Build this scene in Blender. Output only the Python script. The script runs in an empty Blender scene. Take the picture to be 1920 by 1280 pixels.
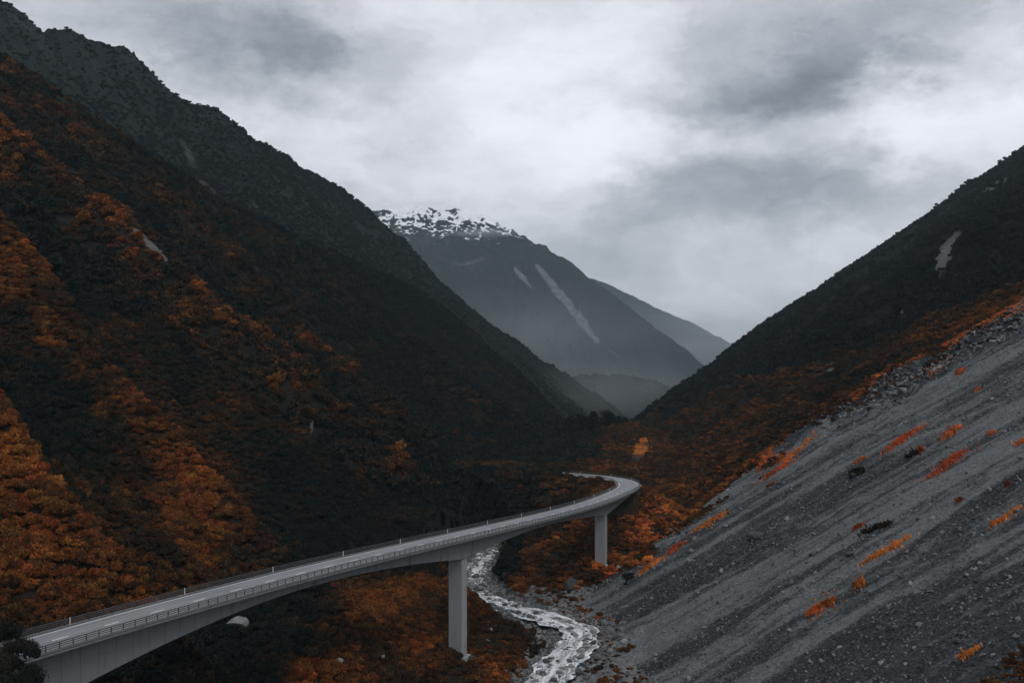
import bpy, bmesh, math, random
import numpy as np
from mathutils import Vector

random.seed(11)
RNG = np.random.default_rng(11)
scn = bpy.context.scene
COL = scn.collection
F = 1866.67            # focal length in photograph pixels (35 mm lens on a 36 mm wide frame, 1920 px)
R = math.radians

# ------------------------------------------------------------------ camera
cam_d = bpy.data.cameras.new('camera')
cam_d.lens = 35.0; cam_d.sensor_width = 36.0; cam_d.clip_start = 1.0; cam_d.clip_end = 60000
cam = bpy.data.objects.new('camera', cam_d); COL.objects.link(cam)
cam.location = (0, 0, 0); cam.rotation_euler = (R(90), 0, 0)
scn.camera = cam

# ------------------------------------------------------------------ render / view
scn.view_settings.view_transform = 'Standard'
scn.view_settings.look = 'None'
scn.view_settings.exposure = 0.33
scn.view_settings.gamma = 1.0
scn.view_settings.use_curve_mapping = False
scn.cycles.use_denoising = True
scn.cycles.max_bounces = 5
scn.cycles.diffuse_bounces = 2
scn.cycles.glossy_bounces = 2
scn.cycles.transmission_bounces = 2
scn.cycles.volume_bounces = 0
scn.cycles.transparent_max_bounces = 4

# ------------------------------------------------------------------ world: overcast sky
HAZE = 4.2e-5          # per metre
SUN_EL, SUN_AZ = R(58), R(140)          # azimuth clockwise from +Y (down the valley)
W = bpy.data.worlds.new('World'); scn.world = W; W.use_nodes = True


class NT:
    """small helper round a node tree"""
    def __init__(self, tree):
        self.t = tree
        self.t.nodes.clear()

    def n(self, typ, **kw):
        nd = self.t.nodes.new(typ)
        ins = kw.pop('ins', {})
        for k, v in kw.items():
            setattr(nd, k, v)
        for k, v in ins.items():
            self.set(nd, k, v)
        return nd

    def set(self, nd, k, v):
        s = nd.inputs[k]
        if isinstance(v, bpy.types.NodeSocket):
            self.t.links.new(v, s)
        else:
            s.default_value = v

    def link(self, a, b):
        self.t.links.new(a, b)

    def math(self, op, a, b=0.0, c=0.0, clamp=False):
        nd = self.n('ShaderNodeMath', operation=op, use_clamp=clamp)
        for i, v in enumerate((a, b, c)):
            self.set(nd, i, v)
        return nd.outputs[0]

    def vmath(self, op, a, b=(0, 0, 0)):
        nd = self.n('ShaderNodeVectorMath', operation=op)
        self.set(nd, 0, a); self.set(nd, 1, b)
        return nd.outputs['Value'] if op in ('LENGTH', 'DOT_PRODUCT', 'DISTANCE') else nd.outputs[0]

    def noise(self, vec, scale, detail=4.0, rough=0.55, dist=0.0, lac=2.0):
        nd = self.n('ShaderNodeTexNoise')
        self.set(nd, 'Vector', vec); self.set(nd, 'Scale', scale); self.set(nd, 'Detail', detail)
        self.set(nd, 'Roughness', rough); self.set(nd, 'Distortion', dist); self.set(nd, 'Lacunarity', lac)
        return nd.outputs['Fac']

    def ramp(self, v, lo, hi, to0=0.0, to1=1.0, smooth=True):
        nd = self.n('ShaderNodeMapRange', interpolation_type='SMOOTHSTEP' if smooth else 'LINEAR')
        self.set(nd, 'Value', v); self.set(nd, 'From Min', lo); self.set(nd, 'From Max', hi)
        self.set(nd, 'To Min', to0); self.set(nd, 'To Max', to1)
        return nd.outputs[0]

    def mix(self, f, a, b):
        nd = self.n('ShaderNodeMix', data_type='RGBA')
        self.set(nd, 0, f)
        for k, v in ((6, a), (7, b)):
            if isinstance(v, tuple) and len(v) == 3:
                v = v + (1.0,)
            self.set(nd, k, v)
        return nd.outputs[2]

    def attr(self, name, typ='GEOMETRY'):
        return self.n('ShaderNodeAttribute', attribute_name=name, attribute_type=typ)


def dirpx(u, v):
    d = Vector(((u - 960) / F, 1.0, (640 - v) / F)); d.normalize()
    return d


w = NT(W.node_tree)
tc = w.n('ShaderNodeTexCoord').outputs['Generated']
sky = w.n('ShaderNodeTexSky', sky_type='NISHITA', sun_disc=False, sun_elevation=SUN_EL, sun_rotation=SUN_AZ)
# cloud deck: direction, gently warped, stretched along the horizon
flat = w.vmath('MULTIPLY', tc, (1.0, 1.0, 1.9))
wn = w.n('ShaderNodeTexNoise', ins={'Vector': flat, 'Scale': 6.5, 'Detail': 8.0, 'Roughness': 0.62})
warp = w.vmath('MULTIPLY', w.vmath('SUBTRACT', wn.outputs['Color'], (0.5, 0.5, 0.5)), (0.24, 0.24, 0.13))
dw = w.vmath('ADD', tc, warp)
big = w.noise(flat, 3.2, 7.0, 0.52, 0.4)
fine = w.noise(w.vmath('ADD', flat, w.vmath('MULTIPLY', warp, (2.0, 2.0, 2.0))), 9.0, 6.0, 0.55, 0.3)
lum = w.math('ADD', w.math('MULTIPLY', w.math('SUBTRACT', big, 0.5), 0.42), 0.47)
lum = w.math('ADD', lum, w.math('MULTIPLY', w.math('SUBTRACT', fine, 0.5), 0.34))
# cloud banks: (pixel u, v, half width, half height, brightness change)
BANKS = [(1010, 130, 320, 120, .17), (870, 330, 330, 110, .15), (1850, 160, 170, 110, .20), (1690, 250, 260, 60, .16),
         (330, 190, 200, 90, .12), (640, 230, 160, 90, .05), (1150, 275, 150, 50, .16), (740, 20, 120, 60, .10),
         (560, 90, 270, 85, -.17), (1560, 110, 340, 75, -.16), (1420, 360, 300, 70, -.15), (780, 270, 120, 60, -.14),
         (1250, 200, 330, 50, -.12), (1830, 230, 90, 50, -.10), (1330, 590, 160, 70, .03), (1500, 480, 250, 40, .08), (1120, 470, 240, 50, -.07)]
for (u, v, su, sv, amp) in BANKS:
    c = dirpx(u, v)
    q = w.vmath('DIVIDE', w.vmath('SUBTRACT', dw, tuple(c)), (su / F, su / F, sv / F))
    g = w.ramp(w.vmath('LENGTH', q), 0.0, 1.8, amp * 1.5, 0.0)
    lum = w.math('ADD', lum, g)
lum = w.math('SMOOTH_MAX', lum, 0.14, 0.14)
lum = w.math('SMOOTH_MIN', lum, 0.80, 0.22)
lum = w.math('ADD', lum, 0.03)
tone = w.mix(w.ramp(lum, 0.18, 0.6), (0.86, 0.97, 1.10), (0.955, 0.98, 1.065))
cl = w.n('ShaderNodeVectorMath', operation='SCALE')
w.set(cl, 0, tone); w.set(cl, 'Scale', w.math('MULTIPLY', lum, 10.0))
mixs = w.mix(0.97, sky.outputs[0], cl.outputs[0])
bg = w.n('ShaderNodeBackground', ins={'Color': mixs, 'Strength': 0.1})
w.link(bg.outputs[0], w.n('ShaderNodeOutputWorld').inputs[0])

sun_d = bpy.data.lights.new('sun', 'SUN'); sun_d.energy = 0.8; sun_d.angle = R(25); sun_d.color = (1.0, 0.95, 0.88)
sun = bpy.data.objects.new('sun', sun_d); COL.objects.link(sun)
sv_ = Vector((math.sin(SUN_AZ) * math.cos(SUN_EL), math.cos(SUN_AZ) * math.cos(SUN_EL), math.sin(SUN_EL)))
sun.rotation_euler = (-sv_).to_track_quat('-Z', 'Y').to_euler()
sun.location = (0, -200, 600)

# ------------------------------------------------------------------ helpers
def tag(o, label=None, cat=None, group=None, kind=None):
    if label: o['label'] = label
    if cat: o['category'] = cat
    if group: o['group'] = group
    if kind: o['kind'] = kind
    return o


def empty(name, loc):
    o = bpy.data.objects.new(name, None); COL.objects.link(o); o.location = loc
    o.empty_display_size = 1
    return o


def link_mesh(name, me, mat=None, parent=None, loc=None):
    if mat and not me.materials:
        me.materials.append(mat)
    o = bpy.data.objects.new(name, me); COL.objects.link(o)
    if parent: o.parent = parent
    if loc is not None: o.location = loc
    return o


def np_mesh(name, V, Q, smooth=True):
    """V (n,3) array, Q (m,4) or (m,3) int array"""
    me = bpy.data.meshes.new(name)
    V = np.ascontiguousarray(V, dtype=np.float32); Q = np.ascontiguousarray(Q, dtype=np.int32)
    k = Q.shape[1] if len(Q) else 4
    me.vertices.add(len(V)); me.vertices.foreach_set('co', V.ravel())
    if len(Q):
        me.loops.add(Q.size); me.loops.foreach_set('vertex_index', Q.ravel())
        me.polygons.add(len(Q)); me.polygons.foreach_set('loop_start', np.arange(0, Q.size, k, dtype=np.int32))
        me.update(calc_edges=True)
        me.polygons.foreach_set('use_smooth', np.full(len(Q), smooth, dtype=bool))
    me.update()
    return me


def add_attr(me, name, arr, typ='FLOAT'):
    a = me.attributes.new(name, typ, 'POINT')
    arr = np.ascontiguousarray(arr, dtype=np.int32 if typ == 'INT' else np.float32)
    a.data.foreach_set('vector' if typ == 'FLOAT_VECTOR' else 'value', arr.ravel())


def _hash(ix, iy, seed):
    h = (ix * 374761393 + iy * 668265263 + seed * 974634777) & 0xffffffff
    h = ((h ^ (h >> 13)) * 1274126177) & 0xffffffff
    h = h ^ (h >> 16)
    return (h & 0xffffff).astype(np.float64) / 0xffffff


def vnoise(x, y, seed=0):
    xf = np.floor(x); yf = np.floor(y)
    ix = xf.astype(np.int64); iy = yf.astype(np.int64)
    fx = x - xf; fy = y - yf
    fx = fx * fx * fx * (fx * (fx * 6 - 15) + 10); fy = fy * fy * fy * (fy * (fy * 6 - 15) + 10)
    a = _hash(ix, iy, seed); b = _hash(ix + 1, iy, seed); c = _hash(ix, iy + 1, seed); d = _hash(ix + 1, iy + 1, seed)
    return (a + (b - a) * fx) * (1 - fy) + (c + (d - c) * fx) * fy


def fbm(x, y, oct=4, seed=0, gain=0.5):
    s = 0; a = 1; t = 0
    for i in range(oct):
        s = s + a * (vnoise(x * 2.03 ** i + 17.3 * i, y * 2.03 ** i - 9.1 * i, seed + i) * 2 - 1); t += a; a *= gain
    return s / t


def ridged(x, y, oct=4, seed=0, gain=0.5):
    s = 0; a = 1; t = 0
    for i in range(oct):
        n = 1 - np.abs(vnoise(x * 2.03 ** i + 5.3 * i, y * 2.03 ** i + 3.1 * i, seed + i) * 2 - 1)
        s = s + a * n * n; t += a; a *= gain
    return s / t


def sstep(a, b, x):
    t = np.clip((x - a) / (b - a), 0, 1)
    return t * t * (3 - 2 * t)


def smax(a, b, k):
    h = np.clip(0.5 + 0.5 * (a - b) / k, 0, 1)
    return b + (a - b) * h + k * h * (1 - h)


def interp(x, pts, col=1):
    p = np.array(sorted(pts))
    return np.interp(x, p[:, 0], p[:, col])


def poly_dist(x, y, P):
    P = np.asarray(P, float)
    best = np.full(np.shape(x), 1e9); zz = np.zeros(np.shape(x))
    for a, b in zip(P[:-1], P[1:]):
        dx, dy = b[0] - a[0], b[1] - a[1]
        t = np.clip(((x - a[0]) * dx + (y - a[1]) * dy) / (dx * dx + dy * dy), 0, 1)
        d = np.hypot(x - a[0] - t * dx, y - a[1] - t * dy)
        m = d < best
        best = np.where(m, d, best)
        if len(a) > 2:
            zz = np.where(m, a[2] + t * (b[2] - a[2]), zz)
    return best, zz


def px(x, y, z):
    return 960 + F * x / y, 640 - F * z / y


# ------------------------------------------------------------------ road centre line (stations every 10 m, s = 0 at the near haunch)
_CT = []
_seg = [(-4, 24.0), (17, 24.0), (20, 23.6), (24, 21.6), (27, 19.8), (29, 18.0), (30, 14), (31, 9), (32, 3.5), (33, -2), (34, -8), (36, -20), (38, -32), (40, -45), (46, -62), (50, -66)]
_zt = [(-4, -43.2), (0, -44.4), (3, -45.8), (6, -47.4), (9, -49.5), (13, -52.5), (16, -54.7), (19, -56.9), (23, -59.6), (26, -61.2), (29, -62.4), (32, -63.7), (34, -64.7), (36, -66.2), (40, -68.8), (50, -72)]
_t = np.arange(0, 50.001, 0.1)
_phi = np.radians(np.interp(_t, [a for a, _ in _seg], [b for _, b in _seg]))
_x = -67.7 + np.concatenate([[0], np.cumsum(np.sin(_phi[:-1]) * 1.0)])
_y = 149.2 + np.concatenate([[0], np.cumsum(np.cos(_phi[:-1]) * 1.0)])
_tb = np.arange(-4, -0.05, 0.1)
_x = np.concatenate([-67.7 + (_tb * 10) * math.sin(R(24)), _x]); _y = np.concatenate([149.2 + (_tb * 10) * math.cos(R(24)), _y])
_t = np.concatenate([_tb, _t])
_z = np.interp(_t, [a for a, _ in _zt], [b for _, b in _zt])
_k = np.ones(41) / 41
_z = np.convolve(np.pad(_z, 20, mode='edge'), _k, 'valid')


def road(t):
    """centre, tangent, right normal (plan) at station t"""
    t = np.asarray(t, float)
    x = np.interp(t, _t, _x); y = np.interp(t, _t, _y); z = np.interp(t, _t, _z)
    e = 0.15
    tx = np.interp(t + e, _t, _x) - np.interp(t - e, _t, _x); ty = np.interp(t + e, _t, _y) - np.interp(t - e, _t, _y)
    l = np.hypot(tx, ty) + 1e-9
    return np.stack([x, y, z], -1), np.stack([tx / l, ty / l], -1), np.stack([ty / l, -tx / l], -1)


T_AB = 30.6     # far abutment
_p1, _p2 = road(13.05)[0], road(25.45)[0]
PIERRISE = [(float(_p1[0]), float(_p1[1]), 3.4, 14.0), (float(_p2[0]), float(_p2[1]), 7.0, 17.0)]
ROADP = road(np.arange(T_AB, 50, 0.5))[0]
ROADN = road(np.arange(-4, -1.5, 0.5))[0]

# ------------------------------------------------------------------ terrain height
RIV = np.array([(0, 120, -90.5), (4, 200, -91.6), (7, 262, -92.5), (12, 282, -92.8), (20.4, 305, -93.2), (22.5, 322, -93.6), (12.6, 337, -94), (-1.9, 352, -94.4),
                (-13.9, 371, -95), (-17, 398, -96), (-13, 433, -97), (-9, 463, -97.3), (-19, 500, -96.5), (-29.5, 540, -95.2), (-46, 580, -94), (-70, 610, -93)], float)
SPUR1 = [(-420, 530), (-260, 415), (-180, 351), (-103, 293), (-66, 269), (-30, 246), (40, 215)]
SPUR0 = [(-420, 400), (-180, 262), (-120, 232), (-85, 205), (-60, 190), (40, 150)]
SPUR2 = [(-500, 610), (-300, 525), (-185, 480), (-139, 449), (-128, 460), (-99, 461), (-48, 444), (-24, 411), (40, 380)]
SPUR3 = [(-500, 700), (-330, 650), (-200, 635), (-155, 602), (-109, 545), (-60, 520), (0, 490), (40, 470)]
SPUR4 = [(-400, 690), (-220, 722), (-190, 745), (-140, 770), (-100, 790), (-40, 760), (20, 735), (60, 700)]
CREST = [(-900, 560), (-520, 610), (-344, 669), (-270, 700), (-220, 733), (-190, 808), (-138, 996), (-100, 1150), (-60, 1120), (22, 1019), (49, 918), (75, 800)]
FOOT = [(-100, 46), (150, 40), (277, 37), (373, 33), (430, 40), (490, 58), (600, 74), (700, 86), (1100, 134), (2500, 306)]
RIGHT_SLOPE = [(0, .56), (450, .56), (800, .615), (2500, .62)]
RC = [(1190, 800, 1092), (1270, 740, 1180), (1330, 690, 1250), (1420, 625, 1366), (1500, 570, 1440), (1580, 520, 1520), (1640, 470, 1614),
      (1720, 405, 1660), (1790, 360, 1720), (1920, 285, 1786), (2100, 180, 1860), (2500, -30, 2000)]
RCU = [((u - 960) / F) for u, v, d in RC]; RCD = [d for u, v, d in RC]
VEG_DARK = [(110, 1080), (146, 941), (209, 725), (242, 612), (275, 535), (400, 400)]


def terrain(x, y, full=True):
    x = np.asarray(x, float); y = np.asarray(y, float)
    n1 = fbm(x / 60, y / 60, 4, 3); n2 = fbm(x / 14, y / 14, 4, 9)
    # ---- left wall
    s = 0.123 * y - x
    zl = -126.5 + 0.75 * s
    wob = 10 * fbm(x / 45, y / 200 + 4, 3, 21)
    cs = [interp(x, p) + wob * (0.6 + 0.2 * i) for i, p in enumerate((SPUR0, SPUR1, SPUR2, SPUR3, SPUR4, CREST))]
    c4 = interp(x, CREST) + 3 * fbm(x / 30, x * 0, 3, 33)
    cs[-1] = c4
    for i in range(1, 6):
        cs[i] = np.maximum(cs[i], cs[i - 1] + 12)
    cs = [np.minimum(c, c4 - 6 * (5 - i)) for i, c in enumerate(cs)]
    carve = np.zeros_like(x); crestness = np.zeros_like(x)
    prev = interp(x, [(-400, 220), (-120, 130), (0, 60)])
    for i, c in enumerate(cs):
        gap = np.maximum(c - prev, 8)
        f = (y - prev) / gap
        A = np.minimum(0.25 * gap, (18, 33, 40, 26, 34, 30)[i])
        sh = np.where(f < 0.34, np.sin(np.pi / 2 * np.clip(f / 0.34, 0, 1)), np.cos(np.pi / 2 * np.clip((f - 0.34) / 0.66, 0, 1)) ** 1.1)
        m = (f >= 0) & (f < 1)
        carve = np.where(m, A * sh, carve)
        crestness = np.where(m, np.maximum(sstep(0.35, 1.0, f), 1 - np.clip(f / 0.08, 0, 1)), crestness)
        prev = c
    fade = sstep(50, 120, s) * (1 - 0.75 * sstep(-80, 30, y - c4))
    beyond = np.maximum(0, y - c4)
    zl = zl - carve * fade + (n1 * 7 + n2 * 2.2) * sstep(60, 110, s) * (1 - 0.6 * sstep(-60, 0, y - c4)) - 0.95 * beyond
    # secondary ribs running down the fall line
    rib = ridged((y + 0.45 * x) / 46, x / 260, 3, 5)
    zl = zl + (rib - 0.5) * 9 * fade
    # ---- right wall
    xf = interp(y, FOOT); m_ = interp(y, RIGHT_SLOPE)
    zr = -93 + m_ * (x - xf)
    uu = x / np.maximum(y, 1.0)
    dc = np.interp(uu, RCU, RCD)
    yb = interp(x, [(20, 350), (34, 366), (49, 384), (72, 411), (104, 440), (150, 447), (400, 440)]) + 26 * fbm(x / 32, y / 70 + 2, 5, 41, 0.6)
    veg = sstep(-6, 14, y - yb)
    a = y - 0.05 * x
    aw = a + 9 * fbm(x / 60, a / 60, 3, 50)
    st = fbm(x * 0.007, aw * 0.045, 5, 51, 0.55)
    st2 = fbm(x * 0.03, aw * 0.3, 3, 57)
    zr = zr + (1 - veg) * (st * 3.2 + st2 * 0.25 + n2 * 0.5 + 1.5 * (ridged(x * 0.012, aw / 9.0, 3, 59) - 0.5) + 0.5 * fbm(x / 2.6, y / 2.6, 2, 58))
    farf = sstep(500, 900, y)
    zr = zr + veg * (n1 * 4.5 + n2 * 2.0 + (ridged((y - 0.2 * x) / 75 + 0.5 * n1, x / 300, 3, 7) - 0.5) * (7 + 30 * farf)) * (1 - 0.7 * sstep(-120, 0, y - dc))
    zr = zr - 0.012 * np.minimum(np.maximum(0, y - dc), 700) ** 1.6 * (y > 300)
    # broken rock along the top of the scree
    rimz = np.exp(-((y - yb + 22) / 32) ** 2) * sstep(105, 150, x)
    zr = zr + rimz * (9 * (ridged(x / 16, y / 16, 4, 45, .6) - 0.5) + 2.0 * fbm(x / 3.5, y / 3.5, 2, 47))
    zr = zr + 7 * sstep(-10, 10, y - yb + 4) * sstep(70, 160, x) * (1 - sstep(40, 140, y - yb))
    # ---- valley floor and river
    rx = np.interp(y, RIV[:, 1], RIV[:, 0]); rz = np.interp(y, RIV[:, 1], RIV[:, 2])
    d, _ = poly_dist(x, y, RIV[:, :2])
    plat = interp(y, [(-200, -84), (250, -85.5), (300, -88), (360, -89), (400, -86.5), (470, -83), (520, -76), (560, -74), (700, -77), (1000, -84), (1150, -100), (1500, -165), (3000, -220)])
    plat = plat - 6 * sstep(9, 26, x - rx) * (1 - sstep(365, 400, y))
    plat = plat + n1 * 3.0 + n2 * 1.2
    # scrub-covered mound inside the road's bend, knoll beyond it
    plat = plat + 13 * np.exp(-(((x - 14) / 26) ** 2 + ((y - 492) / 30) ** 2)) + 12 * np.exp(-(((x - 92) / 36) ** 2 + ((y - 800) / 60) ** 2))
    bw = interp(y, [(150, 7), (262, 6), (300, 8), (330, 13), (350, 16), (380, 12), (410, 7), (470, 6.5), (520, 2.2), (600, 2)])
    bank = rz - 0.95 + np.maximum(0, d - bw) * interp(y, [(250, .38), (340, .3), (400, .6), (470, 1.0), (600, 1.3)]) + 60 * sstep(535, 575, y) + 0.7 * fbm(x / 4, y / 4, 3, 61) + 0.5 * fbm(x / 11, y / 11, 2, 67)
    zf = np.minimum(plat, bank)
    zside = smax(zl, zr, 3.0)
    z = smax(zf, np.minimum(zside, bank + 9 * sstep(bw, bw + 12, d) + 500 * sstep(bw + 6, bw + 26, d)), 4.0)
    # the piers stand on slight rises
    for k_, (mx, my, mh, ms) in enumerate(PIERRISE):
        z = z + mh * np.exp(-((x - mx) ** 2 + (y - my) ** 2) / ms ** 2)
    # embankment under the road beyond the bridge, and at its near end
    dr, zroad = poly_dist(x, y, ROADP)
    z = np.maximum(z, zroad - 0.9 - 0.62 * np.maximum(0, dr - 6.5) + n2 * 0.8 * sstep(6, 12, dr))
    cut = zroad - 0.35 + np.maximum(0, dr - 6.2) * 0.8
    z = np.where(dr < 40, np.minimum(z, cut), z)
    dn, zn = poly_dist(x, y, ROADN)
    z = np.maximum(z, zn - 1.1 - 0.7 * np.maximum(0, dn - 6))
    z = np.maximum(z, -45.5 - 0.75 * np.maximum(0, np.hypot(x + 72, y - 128) - 5) + 0.5 * n2)
    cutn = zn - 0.5 + np.maximum(0, dn - 6) * 0.9
    z = np.where(dn < 40, np.minimum(z, cutn), z)
    # keep clear of the girder
    if not full:
        return z
    reg = np.zeros(x.shape, int)                         # 0 floor
    reg[(zl >= zr) & (zl > zf - 0.5)] = 1                # 1 left hillside
    rt = (zr > zl) & (zr > zf - 1.0)
    reg[rt & (veg >= 0.5)] = 2                           # 2 right hillside
    reg[rt & (veg < 0.5)] = 3                            # 3 scree
    reg[(zr > zl) & (z > zr + 1.5) & (y > 370)] = 2
    reg[(d < bw + 2.0 * (1 - sstep(420, 480, y))) & (y < 482)] = 4                              # 4 river bed
    reg[(reg == 0) & (x > rx + 5) & (y < 374) & (y > 100)] = 4
    return dict(z=z, reg=reg, crest=crestness * fade, s=s, d=d, bw=bw, veg=veg, yb=yb, dc=dc, c4=c4, dr=dr, dn=dn, n1=n1, n2=n2, st=st, st2=st2, aw=aw, rib=rib)


def scree_coarse(x, y, T):
    """how coarse the rubble is (0 fine grit, 1 dark coarse stone), in bands along the fall line"""
    aw = T['aw']
    b = fbm(x * 0.0045 + 3, aw * 0.075, 5, 151, 0.62) + 0.42 * fbm(x * 0.014, aw * 0.34, 4, 157)
    rim = np.exp(-((y - T['yb'] + 20) / 32) ** 2) * sstep(115, 165, x) * (0.7 + 0.8 * fbm(x / 14, y / 14, 3, 163))
    c = sstep(-0.30, 0.46, b + 0.16 * fbm(x / 9, y / 9, 3, 159) + 0.34 * sstep(300, 160, y) + 0.03)
    return np.clip(np.maximum(c, rim * 1.1), 0, 1)


# ------------------------------------------------------------------ materials
def mat(name):
    m = bpy.data.materials.new(name); m.use_nodes = True
    return m, NT(m.node_tree)


def finish(nt, bsdf):
    o = nt.n('ShaderNodeOutputMaterial'); nt.link(bsdf, o.inputs[0])


def principled(nt, col, rough=0.9, spec=0.2, normal=None):
    b = nt.n('ShaderNodeBsdfPrincipled')
    if isinstance(col, tuple) and len(col) == 3: col = col + (1.0,)
    nt.set(b, 'Base Color', col); nt.set(b, 'Roughness', rough); nt.set(b, 'Specular IOR Level', spec)
    if normal is not None: nt.link(normal, b.inputs['Normal'])
    return b


def bump(nt, h, strength=0.5, dist=1.0):
    b = nt.n('ShaderNodeBump'); nt.set(b, 'Height', h); nt.set(b, 'Strength', strength); nt.set(b, 'Distance', dist)
    return b.outputs[0]


DARK, BROWN, ORANGE, BRIGHT = (0.012, 0.019, 0.020), (0.066, 0.033, 0.017), (0.26, 0.083, 0.025), (0.70, 0.20, 0.065)


def tint_ramp(nt, v):
    r = nt.n('ShaderNodeValToRGB')
    nt.set(r, 0, v)
    el = r.color_ramp.elements
    el[0].position = 0.0; el[0].color = DARK + (1,)
    el[1].position = 1.0; el[1].color = BRIGHT + (1,)
    for p, c in ((0.16, (0.024, 0.024, 0.020)), (0.4, BROWN), (0.72, ORANGE)):
        e = el.new(p); e.color = c + (1,)
    return r.outputs[0]


def mat_soil():
    m, nt = mat('hillside_ground')
    g = nt.n('ShaderNodeNewGeometry').outputs['Position']
    t = nt.attr('tint').outputs['Fac']
    n = nt.noise(g, 0.35, 6, 0.65); n2 = nt.noise(g, 2.2, 4, 0.7)
    v = nt.math('ADD', nt.math('MULTIPLY', t, 0.55), nt.math('MULTIPLY', nt.math('SUBTRACT', n, 0.5), 0.5))
    c = nt.mix(0.6, tint_ramp(nt, v), (0.010, 0.010, 0.009))
    br = nt.attr('bare').outputs['Fac']
    c = nt.mix(nt.ramp(nt.math('ADD', br, nt.math('MULTIPLY', nt.math('SUBTRACT', n2, .5), .6)), .35, .75), c, (0.115, 0.118, 0.118))
    h = nt.math('ADD', n, nt.math('MULTIPLY', n2, 0.5))
    finish(nt, principled(nt, c, 0.95, 0.1, bump(nt, h, 0.8, 1.5)).outputs[0])
    return m


def mat_scree():
    m, nt = mat('scree_gravel')
    g = nt.n('ShaderNodeNewGeometry').outputs['Position']
    sep = nt.n('ShaderNodeSeparateXYZ'); nt.link(g, sep.inputs[0])
    wv = nt.noise(g, 0.02, 3, 0.5)
    a = nt.math('ADD', nt.math('SUBTRACT', sep.outputs[1], nt.math('MULTIPLY', sep.outputs[0], 0.05)), nt.math('MULTIPLY', wv, 14.0))
    cv = nt.n('ShaderNodeCombineXYZ'); nt.set(cv, 0, nt.math('MULTIPLY', sep.outputs[0], 0.010)); nt.set(cv, 1, nt.math('MULTIPLY', a, 0.085))
    s1 = nt.noise(cv.outputs[0], 1.0, 5, 0.6, 0.25)
    cv2 = nt.n('ShaderNodeCombineXYZ'); nt.set(cv2, 0, nt.math('MULTIPLY', sep.outputs[0], 0.05)); nt.set(cv2, 1, nt.math('MULTIPLY', a, 0.5))
    s2 = nt.noise(cv2.outputs[0], 1.0, 5, 0.65)
    grain = nt.n('ShaderNodeTexVoronoi', ins={'Vector': g, 'Scale': 1.5})
    grain2 = nt.noise(g, 1.1, 5, 0.85)
    ca = nt.attr('coarse').outputs['Fac']
    coarse = nt.ramp(nt.math('ADD', ca, nt.math('MULTIPLY', nt.math('SUBTRACT', nt.math('ADD', s1, s2), 1.0), 1.7)), 0.05, 0.95)
    col = nt.mix(coarse, (0.120, 0.129, 0.133), (0.026, 0.030, 0.033))
    amp = nt.ramp(coarse, 0, 1, 0.7, 1.5)
    gv = nt.math('SUBTRACT', grain.outputs['Color'], 0.5)
    sp = nt.math('ADD', 1.0, nt.math('MULTIPLY', amp, nt.math('ADD', nt.math('MULTIPLY', gv, 1.1), nt.math('MULTIPLY', nt.math('SUBTRACT', grain2, .5), 2.0))))
    sc = nt.n('ShaderNodeVectorMath', operation='SCALE'); nt.set(sc, 0, col); nt.set(sc, 'Scale', nt.math('MAXIMUM', sp, 0.25))
    hb = nt.math('ADD', nt.math('MULTIPLY', grain.outputs['Distance'], 0.5), nt.math('ADD', nt.math('MULTIPLY', s2, 1.2), grain2))
    finish(nt, principled(nt, sc.outputs[0], 0.9, 0.25, bump(nt, hb, 0.55, 0.8)).outputs[0])
    return m


def mat_rock(name, c0=(0.04, 0.043, 0.045), c1=(0.25, 0.256, 0.258), scale=1.2):
    m, nt = mat(name)
    tcx = nt.n('ShaderNodeTexCoord').outputs['Object']
    oi = nt.n('ShaderNodeObjectInfo')
    v = nt.vmath('ADD', tcx, nt.vmath('SCALE', oi.outputs['Location']))
    n = nt.noise(v, scale, 6, 0.7); n2 = nt.noise(v, scale * 6, 4, 0.7)
    f = nt.math('ADD', nt.math('MULTIPLY', n, 0.7), nt.math('MULTIPLY', oi.outputs['Random'], 0.4))
    c = nt.mix(nt.ramp(f, 0.3, 0.85), c0, c1)
    finish(nt, principled(nt, c, 0.85, 0.3, bump(nt, nt.math('ADD', n, nt.math('MULTIPLY', n2, .4)), 0.6, 0.5)).outputs[0])
    return m


def mat_riverbed():
    m, nt = mat('riverbed_gravel')
    g = nt.n('ShaderNodeNewGeometry').outputs['Position']
    vo = nt.n('ShaderNodeTexVoronoi', ins={'Vector': g, 'Scale': 1.1})
    n = nt.noise(g, 0.3, 5, 0.6)
    c = nt.mix(vo.outputs['Color'], (0.03, 0.032, 0.034), (0.20, 0.205, 0.21))
    c = nt.mix(nt.ramp(n, 0.55, 0.7), c, (0.09, 0.045, 0.022))
    finish(nt, principled(nt, c, 0.8, 0.3, bump(nt, vo.outputs['Distance'], 0.9, 0.6)).outputs[0])
    return m


def mat_water():
    m, nt = mat('rushing_water')
    fl = nt.attr('flow').outputs['Vector']
    a = nt.noise(nt.vmath('MULTIPLY', fl, (0.10, 0.55, 1)), 1.0, 6, 0.68, 0.6)
    b = nt.noise(nt.vmath('MULTIPLY', fl, (0.5, 1.6, 1)), 1.0, 4, 0.7, 0.4)
    f = nt.math('ADD', nt.math('MULTIPLY', a, 0.7), nt.math('MULTIPLY', b, 0.42))
    foam = nt.ramp(f, 0.44, 0.70)
    c = nt.mix(foam, (0.10, 0.115, 0.125), (0.86, 0.89, 0.92))
    p = principled(nt, c, 0.3, 0.5, bump(nt, f, 0.35, 0.4))
    nt.set(p, 'Roughness', nt.ramp(foam, 0, 1, 0.18, 0.7))
    finish(nt, p.outputs[0])
    return m


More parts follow.
